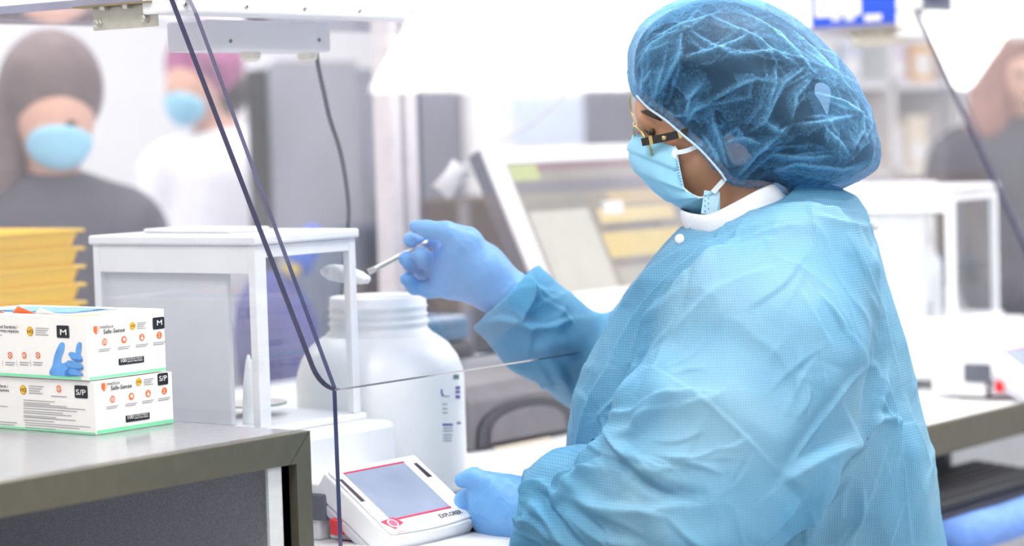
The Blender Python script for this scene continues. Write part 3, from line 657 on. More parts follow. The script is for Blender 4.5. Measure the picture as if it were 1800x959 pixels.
b = smin(b, g.chain([c_(1330,450,2.98), SH_R, EL_R, WR_R], [.05,.05,.045,.03], .02), .03)
V, Q = g.nets(smin(f, b, .02)); V = smooth_v(V, Q, 2)
world_obj('body', V, Q, SKIN, her)
# eye, lashes and brow
eyeM = mat('eye_dark', (40,28,24), .2)
MB().tube([to_world(c_(*p)) for p in ((1150,237,2.894),(1141,234,2.893),(1133,229,2.898))], [.0012,.002,.001], 6).build('eyelashes', eyeM, her, smooth=True)
MB().lathe(to_world(c_(1146,231,2.913)), [(.0,-.004),(.0032,-.003),(.004,0),(.003,.003),(0,.004)], 12).build('eye', mat('eye_brown', (70,52,46), .2), her, smooth=True)
MB().tube([to_world(c_(*p)) for p in ((1163,212,2.8935),(1148,203,2.896),(1136,197,2.902),(1128,196,2.912))], [.0012,.0028,.003,.0014], 8).build('eyebrow', mat('brow_dark', (52,40,36), .7), her, smooth=True)
# ---- hair and bouffant hair net
NET = [(1119,168),(1106,130),(1104,88),(1122,48),(1155,18),(1200,-2),(1262,-14),(1330,0),(1395,30),(1445,72),(1492,120),(1523,175),(1540,225),(1549,262),(1540,298),(1500,322),(1450,341),(1400,346),(1345,331),(1300,328),(1277,318),(1266,302),(1232,262),(1200,236),(1160,200)]
NETs = [tuple(p) for p in spline(NET, 4, True)]
g = Grid((.125,.085,2.80), (.47,.36,3.11), .0021)
px2, py2 = g.px, g.py
def pillow(shrink, B, R=130.0):
    # evaluate the outline once per sight line on the mid-depth slice
    k_ = g.n[2]//2; d = in_poly_sdf(g.px[:,:,k_].astype(float)+0*g.py[:,:,k_], g.py[:,:,k_].astype(float)+0*g.px[:,:,k_], NETs)+shrink
    return d
def lookup(d2):
    # trilinear-free: sample the 2-D field along each sight line
    k_ = g.n[2]//2; zm = float(g.Z[0,0,k_]); s_ = zm/g.Z
    ix = np.clip((g.X*s_-g.o[0])/g.h, 0, g.n[0]-1.001); iy = np.clip((g.Y*s_-g.o[1])/g.h, 0, g.n[1]-1.001)
    ix, iy = np.broadcast_arrays(ix, iy); i = ix.astype(int); j = iy.astype(int); a = ix-i; b_ = iy-j
    return (d2[i,j]*(1-a)*(1-b_)+d2[i+1,j]*a*(1-b_)+d2[i,j+1]*(1-a)*b_+d2[i+1,j+1]*a*b_).astype(np.float32)
D2 = lookup(pillow(0, 0))
H = head_sdf(g); HE = head_sdf(g, True)
def bouffant(shrink, B, off, H=H):
    d = D2+shrink; t = np.clip(-d/140.0, 0, 1); h = B*np.sqrt(1-(1-t)**2)
    pill = np.maximum(np.abs(g.Z-2.955)-h, d*(2.955/F))
    near = np.maximum(H-off, d*(2.955/F))
    return smin(pill, near, .012)
V, Q = g.nets(bouffant(13, .105, .0035)); V = smooth_v(V, Q, 3)
world_obj('hair', V, Q, HAIR, her)
V, Q = g.nets(bouffant(0, .118, .008, HE)); V = smooth_v(V, Q, 4)
Nn = normals(V, Q)
vx = CX+F*V[:,0]/V[:,2]; vy = CY-F*V[:,1]/V[:,2]
crease = np.zeros(len(V)); disp = np.zeros(len(V))
# pleats running out of the elastic and across the crown
CR = [((1200,48),(1196,100),(1160,160),(1136,178)),((1200,48),(1260,85),(1290,98),(1360,92),(1425,112)),((1196,100),(1235,95),(1330,60)),((1425,112),(1375,150),(1345,215),(1312,235)),
      ((1360,110),(1362,150),(1345,208)),((1362,150),(1330,140),(1300,150),(1225,190)),((1256,178),(1225,190),(1205,222)),((1256,178),(1255,205),(1270,250),(1280,300)),((1225,195),(1190,205),(1165,190)),
      ((1150,120),(1135,150),(1128,172)),((1240,140),(1215,170),(1213,205)),((1345,215),(1372,230),(1390,220)),((1390,220),(1330,270),(1290,320)),((1390,220),(1440,215),(1500,205)),((1440,220),(1475,250),(1500,280)),
      ((1440,165),(1480,180),(1530,215)),((1300,20),(1370,60),(1430,130)),((1400,60),(1450,110),(1500,165)),((1345,300),(1400,285),(1480,295),(1530,285)),((1345,268),(1420,275),(1470,270)),((1250,30),(1330,70),(1400,120)),
      ((1140,75),(1190,50),(1260,25)),((1120,120),(1150,80),(1190,60)),((1175,110),(1160,145),(1150,185)),((1430,135),(1400,170),(1390,220)),((1505,180),(1515,230),(1495,270)),((1270,250),(1310,240),(1345,255)),((1230,230),(1260,265),(1272,300))]
CR += [tuple((int(x+random.uniform(-26,26)), int(y+random.uniform(-22,22))) for x, y in c) for c in CR for _ in (0,1)]
for i, c in enumerate(CR):
    d, s, t = poly_dist(vx, vy, c); tp = np.sin(np.pi*np.clip(t, .04, .96))**.6; main = i < 28
    e = np.where(s > 0, .75*np.exp(-d/(13 if main else 7))+.25*np.exp(-(d/3)**2), np.exp(-(d/2.6)**2))*tp
    disp += e*(.0036 if main else .0017); crease = np.maximum(crease, e*(.9 if main else .45))
rimd = np.abs(in_poly_sdf(vx, vy, [tuple(p) for p in NETs]))
nzv = np.array([mnoise.fractal(Vector((p[0]*38, p[1]*38, p[2]*38)), .8, 2.2, 4) for p in V])
rdg = 1-np.abs(nzv)*1.6
disp += np.clip(rdg-.6, 0, 1)*.0022
gather = np.exp(-(rimd/16)**2)*np.sin(vx*.42+vy*.33)*.0010*(vx < 1345)*(vy > 165); disp += gather
crease = np.clip(np.maximum(crease, np.clip((rdg-.88)*2.0, 0, .25)), 0, 1)
crease = np.maximum(crease, .55*np.exp(-(rimd/14)**2)*(vx < 1345))
V = V+Nn*disp[:,None]
# net cloth: thin blue veil, denser where it folds
def net_mat():
    m = bpy.data.materials.new('net_veil'); m.use_nodes = True; nt = m.node_tree; N = nt.nodes.new; L = nt.links.new; nt.nodes.clear()
    out = N('ShaderNodeOutputMaterial'); pr = N('ShaderNodeBsdfPrincipled'); tr = N('ShaderNodeBsdfTransparent'); mx = N('ShaderNodeMixShader')
    at = N('ShaderNodeAttribute'); at.attribute_name = 'crease'; tc = N('ShaderNodeTexCoord')
    fb = N('ShaderNodeTexNoise'); fb.inputs['Scale'].default_value = 420; fb.inputs['Detail'].default_value = 4; L(tc.outputs['Object'], fb.inputs['Vector'])
    lg = N('ShaderNodeTexNoise'); lg.inputs['Scale'].default_value = 30; lg.inputs['Detail'].default_value = 5; L(tc.outputs['Object'], lg.inputs['Vector'])
    lw = N('ShaderNodeLayerWeight'); lw.inputs[0].default_value = .35
    rp = N('ShaderNodeValToRGB'); rp.color_ramp.elements[0].color = lin((84,152,206))+(1,); rp.color_ramp.elements[1].color = lin((112,184,228))+(1,)
    L(at.outputs['Fac'], rp.inputs[0]); L(rp.outputs[0], pr.inputs['Base Color']); pr.inputs['Roughness'].default_value = .6
    def math_(op, a, b_, c=None):
        n_ = N('ShaderNodeMath'); n_.operation = op
        for i, q in enumerate((a, b_, c)):
            if q is None: continue
            if isinstance(q, float): n_.inputs[i].default_value = q
            else: L(q, n_.inputs[i])
        return n_.outputs[0]
    vo = N('ShaderNodeTexVoronoi'); vo.inputs['Scale'].default_value = 24
    wp = N('ShaderNodeVectorMath'); wp.operation = 'MULTIPLY_ADD'; wp.inputs[1].default_value = (.05,.05,.05); L(lg.outputs['Color'], wp.inputs[0]); L(tc.outputs['Object'], wp.inputs[2]); L(wp.outputs[0], vo.inputs['Vector'])
    sp_ = N('ShaderNodeSeparateColor'); L(vo.outputs['Color'], sp_.inputs[0])
    a = math_('MULTIPLY_ADD', at.outputs['Fac'], .55, .05)
    a = math_('MULTIPLY_ADD', lw.outputs['Facing'], .62, a)
    f_ = math_('SUBTRACT', fb.outputs['Fac'], .5); a = math_('MULTIPLY_ADD', f_, .55, a)
    f2 = math_('SUBTRACT', sp_.outputs[0], .5); a = math_('MULTIPLY_ADD', f2, .22, a)
    cl = N('ShaderNodeClamp'); cl.inputs['Min'].default_value = .12; cl.inputs['Max'].default_value = .96; L(a, cl.inputs['Value'])
    tr.inputs[0].default_value = lin((205,222,240))+(1,)
    bp = N('ShaderNodeBump'); bp.inputs['Strength'].default_value = .35; bp.inputs['Distance'].default_value = .006; L(vo.outputs['Distance'], bp.inputs['Height']); L(bp.outputs[0], pr.inputs['Normal'])
    L(cl.outputs[0], mx.inputs[0]); L(tr.outputs[0], mx.inputs[1]); L(pr.outputs[0], mx.inputs[2]); L(mx.outputs[0], out.inputs[0]); return m
no = world_obj('hair_net', V, Q, net_mat(), her)
at_ = no.data.attributes.new('crease', 'FLOAT', 'POINT'); at_.data.foreach_set('value', crease.astype(np.float32))
no['label'] = 'crinkled see-through blue hair net'
# elastic edge of the net along the face
el = []
for p in spline([(1119,168),(1140,190),(1170,211),(1199,236),(1232,264),(1265,301),(1276,318)], 4):
    # walk inward from the camera until the net surface is met
    dd = np.hypot(vx-p[0]-3, vy-p[1]+2); cand = np.where(dd < 6)[0]
    D = V[cand,2].min() if len(cand) else 2.9
    el.append(to_world(c_(p[0], p[1], D-.001)))
MB().tube(el, .0016, 6).build('net_elastic', mat('net_edge_white', (200,222,240), .7), her, smooth=True)
MB().prism([to_world(c_(a, b_, 2.868)) for a, b_ in spline([(1433,150),(1448,146),(1460,158),(1458,185),(1452,206),(1438,208),(1434,180)], 4, True)], M @ np.array([0,0,.002])).build('hair_clip', mat('clip_white', (232,236,242), .6), her)
# ---- surgical mask
P = spline([(1114,233),(1106,262),(1113,292),(1147,332),(1190,361),(1222,374),(1248,380)], 8)
E_ = spline([(1184,257),(1191,296),(1199,328),(1215,340),(1232,347),(1262,333),(1266,374)], 8)
ns = len(P); nt_n = 25; mv = []; 
for i, (p, e) in enumerate(zip(P, E_)):
    s = i/(ns-1); pl = .0042*((s*4.6+.2) % 1.0)**1.5*(1 if .1 < s < .88 else 0)
    for j in range(nt_n):
        th = -math.pi/2+math.pi*j/(nt_n-1); q = p+(e-p)*(1-math.cos(th)); dep = 2.955-.0655*math.sin(-th)
        wob = .0012*mnoise.noise(Vector((q[0]*.05, q[1]*.05, th*2)))
        mv.append(c_(q[0]-(pl+wob)*900*math.cos(th), q[1]+(pl)*200, dep-(pl+wob)*abs(math.sin(th))*np.sign(math.sin(-th))*(1)))
mv = np.array(mv); mq = [(i*nt_n+j, i*nt_n+j+1, (i+1)*nt_n+j+1, (i+1)*nt_n+j) for i in range(ns-1) for j in range(nt_n-1)]
MASK = mat('mask_blue', (152,212,240), .7, var=.03, scale=60, bump=.05)
mk = world_obj('face_mask', mv, mq, MASK, her); so = mk.modifiers.new('t', 'SOLIDIFY'); so.thickness = .0014; so.offset = 0
mk['label'] = 'pleated light blue surgical mask'
def strip(pts, wpx, D, nm, m, par, th=.0009):
    pts = [np.asarray(p, float) for p in pts]; L_ = []; R_ = []
    for i in range(len(pts)):
        t = pts[min(i+1,len(pts)-1)]-pts[max(i-1,0)]; t /= np.linalg.norm(t); nn = np.array([-t[1], t[0]])
        d_ = D[i] if hasattr(D, '__len__') else D
        L_.append(to_world(c_(*(pts[i]+nn*wpx/2), d_))); R_.append(to_world(c_(*(pts[i]-nn*wpx/2), d_)))
    n_ = len(pts); off = M @ np.array([0,0,th]); vs = L_+R_+[v+off for v in L_]+[v+off for v in R_]
    fs = [(i,i+1,n_+i+1,n_+i) for i in range(n_-1)]+[(2*n_+i+1,2*n_+i,3*n_+i,3*n_+i+1) for i in range(n_-1)]+[(i,2*n_+i,2*n_+i+1,i+1) for i in range(n_-1)]+[(n_+i,n_+i+1,3*n_+i+1,3*n_+i) for i in range(n_-1)]
    fs += [(0,n_,3*n_,2*n_),(n_-1,3*n_-1,4*n_-1,2*n_-1)]
    return MB().add(vs, fs).build(nm, m, par, smooth=False)
MW = mat('mask_white', (226,238,246), .7)
strip(spline([(1185,257),(1192,296),(1199,329)], 4), 7, 2.8885, 'mask_edge', mat('mask_edge_blue', (188,226,246), .7), mk)
strip(spline([(1199,328),(1214,340),(1232,347),(1250,340)], 4), 3, 2.888, 'mask_edge', MW, mk)
strip([(1252,336),(1246,377)], 28, 2.888, 'mask_end_band', mat('mask_edge_blue', (188,226,246), .7), mk)
strip(spline([(1158,262),(1176,267),(1190,270)], 3), 17, [2.9015,2.898,2.8945,2.891,2.8885,2.887,2.8865], 'nose_wire_band', MW, mk)
for k_ in range(9):
    strip([(1187+k_*1.1,284+k_*5),(1191+k_*1.1,283+k_*5)], 1.6, 2.8875, 'stitch', mat('stitch_blue', (92,160,205), .7), mk)
for k_ in range(7): strip([(1239+(k_%2)*6,342+k_*4.6),(1240+(k_%2)*6,345+k_*4.6)], 1.8, 2.887, 'stitch', MATS['stitch_blue'], mk)
strip(spline([(1190,268),(1212,263),(1236,251)], 5), 8, [2.887]*10+[2.884], 'ear_loop', MW, her)
strip(spline([(1253,338),(1262,328),(1272,317)], 5), 9, 2.884, 'ear_loop', MW, her)
# ---- glasses
GOLD = mat('gold_rim', (198,176,120), .25, .9); GBL = mat('glasses_black', (26,24,26), .3)
def rim(cx, cy, D, a, b_, rot, dz):
    out = []
    for t in np.linspace(0, 2*math.pi, 29):
        u, v = a*math.cos(t), b_*math.sin(t)
        out.append(to_world(c_(cx+u*math.cos(rot)-v*math.sin(rot), cy+u*math.sin(rot)+v*math.cos(rot), D+dz*math.sin(t))))
    return out
r1 = rim(1130, 251, 2.910, 33, 8, math.radians(62), .026); r2 = rim(1117, 191, 2.995, 29, 8, math.radians(80), .024)
gf = MB().tube(r1, .0016, 6).build('glasses', GOLD, her, smooth=True); gf['label'] = 'gold rimmed glasses with broad black temples'
MB().tube(r2, .0014, 6).build('far_rim', GOLD, gf, smooth=True)
LENS = clear('lens', (248,250,250), haze=.01, r0=.05)
for r_ in (r1, r2): MB().add(r_[:-1], [tuple(range(28))]).build('lens', LENS, gf)
MB().tube([to_world(c_(*p)) for p in ((1116,222,2.93),(1113,218,2.955),(1117,216,2.975))], .0013, 6).build('bridge', GOLD, gf, smooth=True)
strip([(1128,250),(1150,245.5),(1180,239),(1212,231)], 14, 2.880, 'temple', GBL, gf, .0035)
strip([(1141,247.2),(1147,246)], 15, 2.879, 'temple_bar', GOLD, gf, .001); strip([(1192,236.6),(1198,235)], 14.5, 2.879, 'temple_bar', GOLD, gf, .001)
MB().lathe(to_world(c_(1167,242.3,2.8795)), [(.0034,0),(.0030,.0012),(.0014,.002)], 12, axis=-(M @ np.array([0,0,1.0]))).build('medallion', GOLD, gf, smooth=True)
# ---- gown
g = Grid((-.06,-.62,2.50), (.56,.115,3.26), .0026)
ROW = np.array([(318,1395,1440,.05),(330,1352,1475,.075),(345,1300,1505,.09),(370,1228,1522,.115),(400,1196,1532,.145),(450,1148,1546,.18),(500,1118,1560,.20),(550,1092,1578,.205),(600,1060,1594,.205),(650,1024,1604,.205),(700,1006,1615,.205),(750,999,1628,.205),(800,994,1640,.205),(900,1000,1655,.20),(960,1085,1667,.17),(1100,1130,1690,.16),(1500,1130,1730,.17)])
yy = g.py; L_ = np.interp(yy, ROW[:,0], ROW[:,1]); R_ = np.interp(yy, ROW[:,0], ROW[:,2]); Bd = np.interp(yy, ROW[:,0], ROW[:,3])
cxm = (L_+R_)/2; hw = (R_-L_)/2
f = (((np.abs((g.px-cxm)/hw)**2.3+np.abs((g.Z-2.975)/Bd)**2.3)**(1/2.3)-1)*np.minimum(hw*2.97/F, Bd)).astype(np.float32)
f = np.maximum(f, (318-g.py)*2.97/F); f = np.maximum(f, (g.py-1320)*2.97/F)
hole = g.cap(c_(1322,300,2.955), c_(1330,400,2.965), .060, .060)
f = np.maximum(f, -hole)
f = np.maximum(f, ((np.interp(g.px, [1150,1195,1225,1250,1300,1350,1385,1430], [300,398,408,408,390,366,343,300])-g.py)*2.9/F).astype(np.float32))
arm = g.chain([c_(1398,500,2.845), c_(1335,645,2.775), c_(1255,800,2.715), c_(1200,905,2.68), c_(1110,925,2.725), c_(1020,910,2.795), c_(955,918,2.85), c_(890,920,2.885)],
              [.098,.116,.116,.100,.088,.078,.057,.054], .03)
arm = np.maximum(arm, ((g.px-906)*-.98+(g.py-905)*-.18)*2.87/F)
arm = np.maximum(arm, -g.cap(c_(870,920,2.89), c_(950,918,2.85), .050, .044))
f = smin(f, arm, .022)
arr = g.chain([c_(1250,500,3.12), c_(1120,630,3.20), c_(1045,642,3.19), c_(950,582,3.135), c_(895,525,3.105), c_(850,490,3.10)], [.08,.062,.060,.058,.054,.051], .02)
arr = np.maximum(arr, ((g.px-889)*-.70+(g.py-519)*-.72)*3.07/F)
arr = np.maximum(arr, -g.cap(c_(860,500,3.10), c_(915,545,3.11), .048, .042))
f = smin(f, arr, .015)
# hollow the cuffs so that the gloves sit inside the sleeve ends
V, Q = g.nets(f); V = smooth_v(V, Q, 3)
Nn = normals(V, Q); vx = CX+F*V[:,0]/V[:,2]; vy = CY-F*V[:,1]/V[:,2]
face = np.clip((-Nn[:,2]+.15)*2.2, 0, 1)
disp = np.zeros(len(V))
def fold(pts, amp, wide, sharp=None, onarm=None):
    """raised fold; sharp = width of its steep side (the steep side lies left of travel)"""
    global disp
    p = [tuple(q) for q in spline(pts, 6)]
    P_ = np.array(p); pad = wide*4+8; I_ = np.where((vx > P_[:,0].min()-pad) & (vx < P_[:,0].max()+pad) & (vy > P_[:,1].min()-pad) & (vy < P_[:,1].max()+pad) & (face > 0))[0]
    d, s, t = poly_dist(vx[I_], vy[I_], p); tp = np.sin(np.pi*np.clip(t, .03, .97))**.7
    if sharp is None: e = np.exp(-(d/wide)**2)
    else: e = np.where(s > 0, np.exp(-(d/wide)), np.exp(-(d/sharp)**2))
    disp[I_] += amp*e*tp*face[I_]
mm = .001
# chest and shoulder drag lines
for pts, a, w_, sh in (
 ([(1030,655),(1085,570),(1150,480),(1205,420),(1240,400)], 7, 14, None), ([(1052,650),(1115,545),(1190,460),(1290,405)], 8, 22, 6), ([(1075,650),(1150,540),(1235,460),(1330,405)], 8, 24, 6),
 ([(1115,640),(1160,560),(1260,480),(1350,430)], 8, 26, 7), ([(1008,760),(1022,690),(1060,610),(1110,540)], 7, 18, 6), ([(1015,790),(1050,700),(1085,640)], 6, 16, 6), ([(1180,600),(1270,520),(1370,470)], 5, 26, 8),
 ([(1140,590),(1200,520),(1300,440),(1390,400)], 5, 16, 5), ([(1250,420),(1330,400),(1420,395)], 4, 18, None), ([(1390,360),(1450,375),(1510,372)], 5, 12, 5), ([(1410,350),(1470,358),(1500,350)], 4, 9, 4), ([(1430,385),(1490,400),(1528,398)], 5, 12, 5),
 # sleeve seam and the big elbow fold
 ([(1108,640),(1180,668),(1250,715),(1310,768),(1352,812),(1378,840)], 2.2, 7, 3), ([(1378,842),(1440,760),(1500,690),(1545,640)], -13, 26, None), ([(1372,850),(1450,790),(1520,745),(1560,742)], 11, 34, 7), ([(1390,830),(1455,720),(1530,645)], 9, 20, 8),
 ([(1196,866),(1150,845),(1110,815),(1084,780),(1070,750),(1062,728)], 9, 20, 5), ([(1230,870),(1170,860),(1105,822),(1075,790)], -8, 12, None), ([(1062,728),(1095,700),(1120,660),(1128,640)], 8, 20, 6), ([(1062,730),(1120,728),(1180,700),(1240,690)], 6, 22, 6),
 ([(1075,765),(1120,760),(1145,720),(1180,660)], 5, 12, None), ([(1120,760),(1160,720),(1190,680)], 4, 9, None), ([(1130,650),(1200,700),(1290,700)], 3, 26, None),
 ([(1010,820),(1050,790),(1065,760)], 8, 14, 5), ([(1000,860),(1030,840),(1080,800)], 6, 14, 5), ([(975,880),(985,850),(1020,835),(1065,830)], 7, 13, 5), ([(960,900),(1000,870),(1020,845)], 5, 10, None),
 ([(985,870),(1040,890),(1120,900),(1200,890)], 6, 30, 9), ([(1000,900),(1060,940),(1130,960)], 7, 26, 8), ([(990,840),(1045,885),(1090,905)], 5, 14, None), ([(1130,930),(1220,960),(1300,950)], 5, 30, None),
 # cuff of the near sleeve
 ([(912,870),(930,850),(960,845)], 5, 10, 4), ([(925,880),(965,900),(1000,945),(1025,965)], 9, 15, 5), ([(915,925),(945,915),(985,950)], 6, 12, 4), ([(905,905),(920,915),(935,905)], 5, 7, 3), ([(940,860),(965,880),(985,905)], -6, 10, None),
 # back of the gown
 ([(1425,420),(1438,520),(1442,620),(1444,720)], 1.6, 5, 2.5), ([(1490,400),(1528,480),(1552,560),(1580,660)], 1.8, 5, 2.5), ([(1530,440),(1566,540),(1590,620),(1600,700)], 3, 8, 3), ([(1540,640),(1560,720),(1565,800),(1600,959)], 7, 22, 6),
 ([(1545,690),(1500,780),(1440,860),(1390,950)], 7, 30, 8), ([(1555,745),(1520,850),(1480,960)], 7, 32, 9), ([(1565,800),(1550,880),(1560,965)], 5, 26, None), ([(1575,740),(1610,840),(1630,960)], 5, 20, None), ([(1400,870),(1360,920),(1330,965)], 7, 22, 7),
 ([(1535,700),(1545,725),(1556,752)], 5, 7, 3), ([(1500,745),(1530,735),(1556,738)], 4, 8, None), ([(1590,700),(1605,760),(1640,860)], 4, 14, 5), ([(1470,640),(1440,720),(1400,800)], 5, 36, None), ([(1430,880),(1420,930),(1400,970)], 5, 20, None),
 # far sleeve
 ([(848,568),(890,560),(950,575),(1010,560)], 5, 14, 5), ([(870,600),(930,610),(1000,600)], 4, 16, None), ([(930,480),(935,520),(915,560)], 5, 9, 4), ([(965,500),(985,540),(970,590)], 4, 12, None), ([(940,600),(985,650),(1010,700)], 5, 16, 6), ([(905,545),(930,575),(930,620)], 4, 10, 4)):
    fold(pts, a*mm*(1.7 if abs(a) > 2.5 else 1), w_, sh)
rnd = random.Random(11)
def scatter(n, x0, y0, x1, y1, ang, spread, l0, l1, a0, a1):
    for _ in range(n):
        x, y = rnd.uniform(x0, x1), rnd.uniform(y0, y1); t = math.radians(ang+rnd.uniform(-spread, spread)); l = rnd.uniform(l0, l1); bend = rnd.uniform(-.12, .12)*l
        dx, dy = math.cos(t), math.sin(t)
        pts = [(x-dx*l/2, y-dy*l/2), (x-dy*bend, y+dx*bend), (x+dx*l/2, y+dy*l/2)]
        if rnd.random() < .5: pts = pts[::-1]
        fold(pts, 1.6*rnd.uniform(a0, a1)*mm, rnd.uniform(8, 20), rnd.uniform(3, 5))
scatter(26, 1030, 400, 1400, 650, -50, 14, 60, 170, 1.0, 2.6)
scatter(14, 1110, 650, 1330, 850, -35, 30, 50, 120, .6, 1.8)
scatter(22, 930, 800, 1250, 960, 25, 30, 50, 130, 1.2, 3.4)
scatter(26, 1390, 640, 1640, 960, 105, 22, 60, 180, 1.2, 3.2)
scatter(14, 1400, 380, 1570, 620, 70, 25, 50, 130, .8, 2.0)
scatter(16, 860, 480, 1040, 700, 20, 50, 40, 90, 1.0, 2.6)
nz1 = np.array([mnoise.fractal(Vector((p[0]*9+p[1]*4, p[1]*5-p[0]*3, p[2]*7)), 1.1, 2.1, 3) for p in V])
disp += np.clip(.5-np.abs(nz1), 0, 1)**2*.008-.001
cuffL = np.exp(-(np.hypot(vx-915, vy-905)/40)**2); disp += cuffL*.0015*np.sin(vy*.12+nz1*3)
V = V+Nn*disp[:,None]
gw = world_obj('gown', V, Q, GOWN, her); gw['label'] = 'light blue disposable gown with long sleeves'
# gown front placket, collar and snap
cr = spline([(1206,390,2.915),(1224,397,2.885),(1254,398,2.862),(1298,378,2.856),(1342,354,2.872),(1385,334,2.93),(1370,325,2.99),(1310,345,3.03),(1240,372,3.02),(1208,384,2.97)], 6, True)
ringv = []
nC = 10
for i, p in enumerate(cr):
    t = cr[(i+1)%len(cr)]-cr[i-1]; q = c_(*p); tt = c_(*cr[(i+1)%len(cr)])-c_(*cr[i-1]); tt /= np.linalg.norm(tt)
    u = np.array([-.35,1.0,0]); u -= tt*(u@tt); u /= np.linalg.norm(u); v_ = np.cross(tt, u)
    for a in np.linspace(0, 2*math.pi, nC+1)[:-1]: ringv.append(q+u*.0155*math.cos(a)+v_*.004*math.sin(a))
nR = len(cr)
world_obj('collar', np.array(ringv), [(i*nC+j, i*nC+(j+1)%nC, ((i+1)%nR)*nC+(j+1)%nC, ((i+1)%nR)*nC+j) for i in range(nR) for j in range(nC)], mat('collar_knit', (236,238,242), .8, var=.03, scale=300, bump=.2), her)['label'] = 'white knit collar'
sD = V[np.hypot(CX+F*V[:,0]/V[:,2]-1195, CY-F*V[:,1]/V[:,2]-420) < 6][:,2].min()
MB().lathe(to_world(c_(1195,420,sD)), [(.0062,0),(.0058,.0018),(.004,.0026)], 16, axis=-(M @ np.array([.5,0,.86]))).build('snap_button', PAPER, her, smooth=True)
MB().lathe(to_world(c_(1536,395,2.95)), [(.0065,-.002),(.0065,.002)], 14, axis=-(M @ np.array([0,0,1.0]))).build('tie_end', PAPER, her, smooth=True)
# ---- gloved hands
def hand(nm, lo_, hi, parts, h=.0016, k=.006):
    g = Grid(lo_, hi, h); f = None
    for pts, rs, kk in parts:
        q = g.chain([c_(*p) for p in pts], rs, .004); f = q if f is None else smin(f, q, kk)
    V, Q = g.nets(f); V = smooth_v(V, Q, 2); N_ = normals(V, Q)
    nz = np.array([mnoise.fractal(Vector(p*70), 1, 2, 3) for p in V]); V = V+N_*(np.clip(.3-np.abs(nz), 0, 1)*.0016)[:,None]
    return world_obj(nm, V, Q, GLOVE, her)
r_h = hand('glove', (-.16,-.07,3.0), (.02,.08,3.22), [
 ([(898,522,3.100),(868,500,3.100),(845,482,3.105)], [.034,.033,.032], .01),
 ([(850,470,3.085),(815,440,3.085)], [.026,.024], .02), ([(850,500,3.115),(800,490,3.125),(782,478,3.130)], [.026,.026,.022], .02), ([(840,470,3.110),(800,450,3.115)], [.030,.026], .02),
 ([(820,425,3.080),(785,408,3.075),(750,402,3.080),(731,398,3.086)], [.020,.0135,.0105,.0085], .012),          # thumb
 ([(795,428,3.120),(760,420,3.145),(735,420,3.130),(722,421,3.105)], [.018,.0115,.0105,.0098], .006),           # index
 ([(790,455,3.120),(762,462,3.145),(745,455,3.120),(741,448,3.088)], [.018,.0125,.0118,.0112], .005),           # middle
 ([(785,475,3.130),(745,475,3.155),(722,462,3.130),(714,455,3.100)], [.017,.0115,.0105,.0098], .005),            # ring
 ([(790,500,3.125),(755,508,3.135),(728,503,3.130),(716,490,3.115)], [.018,.0115,.010,.0092], .005)])          # little
l_h = hand('glove', (-.08,-.36,2.79), (.10,-.22,3.02), [
 ([(985,908,2.845),(930,902,2.885),(895,895,2.90),(872,885,2.91)], [.038,.037,.036,.034], .01), ([(895,880,2.895),(862,868,2.90)], [.028,.022], .02), ([(900,915,2.91),(872,910,2.92)], [.030,.026], .02),
 ([(880,862,2.885),(856,848,2.885),(832,838,2.888),(812,843,2.892)], [.020,.0125,.0115,.0092], .010),          # thumb
 ([(868,872,2.905),(838,862,2.915),(815,878,2.915),(802,900,2.91)], [.018,.012,.0105,.0095], .005),
 ([(866,885,2.92),(835,878,2.935),(812,895,2.935),(803,915,2.93)], [.018,.012,.0105,.0095], .005),
 ([(868,898,2.93),(838,895,2.95),(818,912,2.952),(810,928,2.945)], [.018,.012,.0105,.0095], .005),
 ([(872,912,2.935),(846,914,2.958),(830,926,2.96),(824,936,2.955)], [.017,.011,.0098,.009], .005)], k=.005)
# ---- spatula with a heap of powder
spt = thing('spatula', 'steel spatula heaped with white powder, held over the jar', 'spatula', to_world(c_(690,455,3.110)))
MB().tube([to_world(c_(*p)) for p in ((752,424,3.108),(742,430,3.107),(720,440,3.105),(690,456,3.100),(664,470,3.096),(648,478,3.094))], [.0028,.0028,.0028,.003,.0034,.0045], 8, flat=(1,.7)).build('handle', STEEL, spt, smooth=True)
sv = []; nA, nB = 16, 8
cen = c_(609,486,3.095)
for i in range(nB+1):
    for j in range(nA):
        a = 2*math.pi*j/nA; r_ = i/nB
        sv.append(cen+np.array([.031*r_*math.cos(a), -.0065*(1-r_*r_)-.004*r_*math.cos(a), .013*r_*math.sin(a)]))
sb = world_obj('bowl', np.array(sv), [(i*nA+j, i*nA+(j+1)%nA, (i+1)*nA+(j+1)%nA, (i+1)*nA+j) for i in range(nB) for j in range(nA)], STEEL, spt); so = sb.modifiers.new('t', 'SOLIDIFY'); so.thickness = .0012
g = Grid((-.27,-.035,3.06), (-.15,.035,3.13), .0012)
f = smin(g.ell(cen+[-.004,.003,0], (.028,.0105,.0135), -.13), g.ell(cen+[.020,-.0035,0], (.011,.006,.009)), .006); f = smin(f, g.ell(cen+[-.017,.007,0], (.010,.007,.009)), .008)
V, Q = g.nets(f); N_ = normals(V, Q); V = V+N_*np.array([.0012*mnoise.noise(Vector(p*160)) for p in V])[:,None]
pw = world_obj('powder', V, Q, MATS['powder'], spt); pw['kind'] = 'stuff'
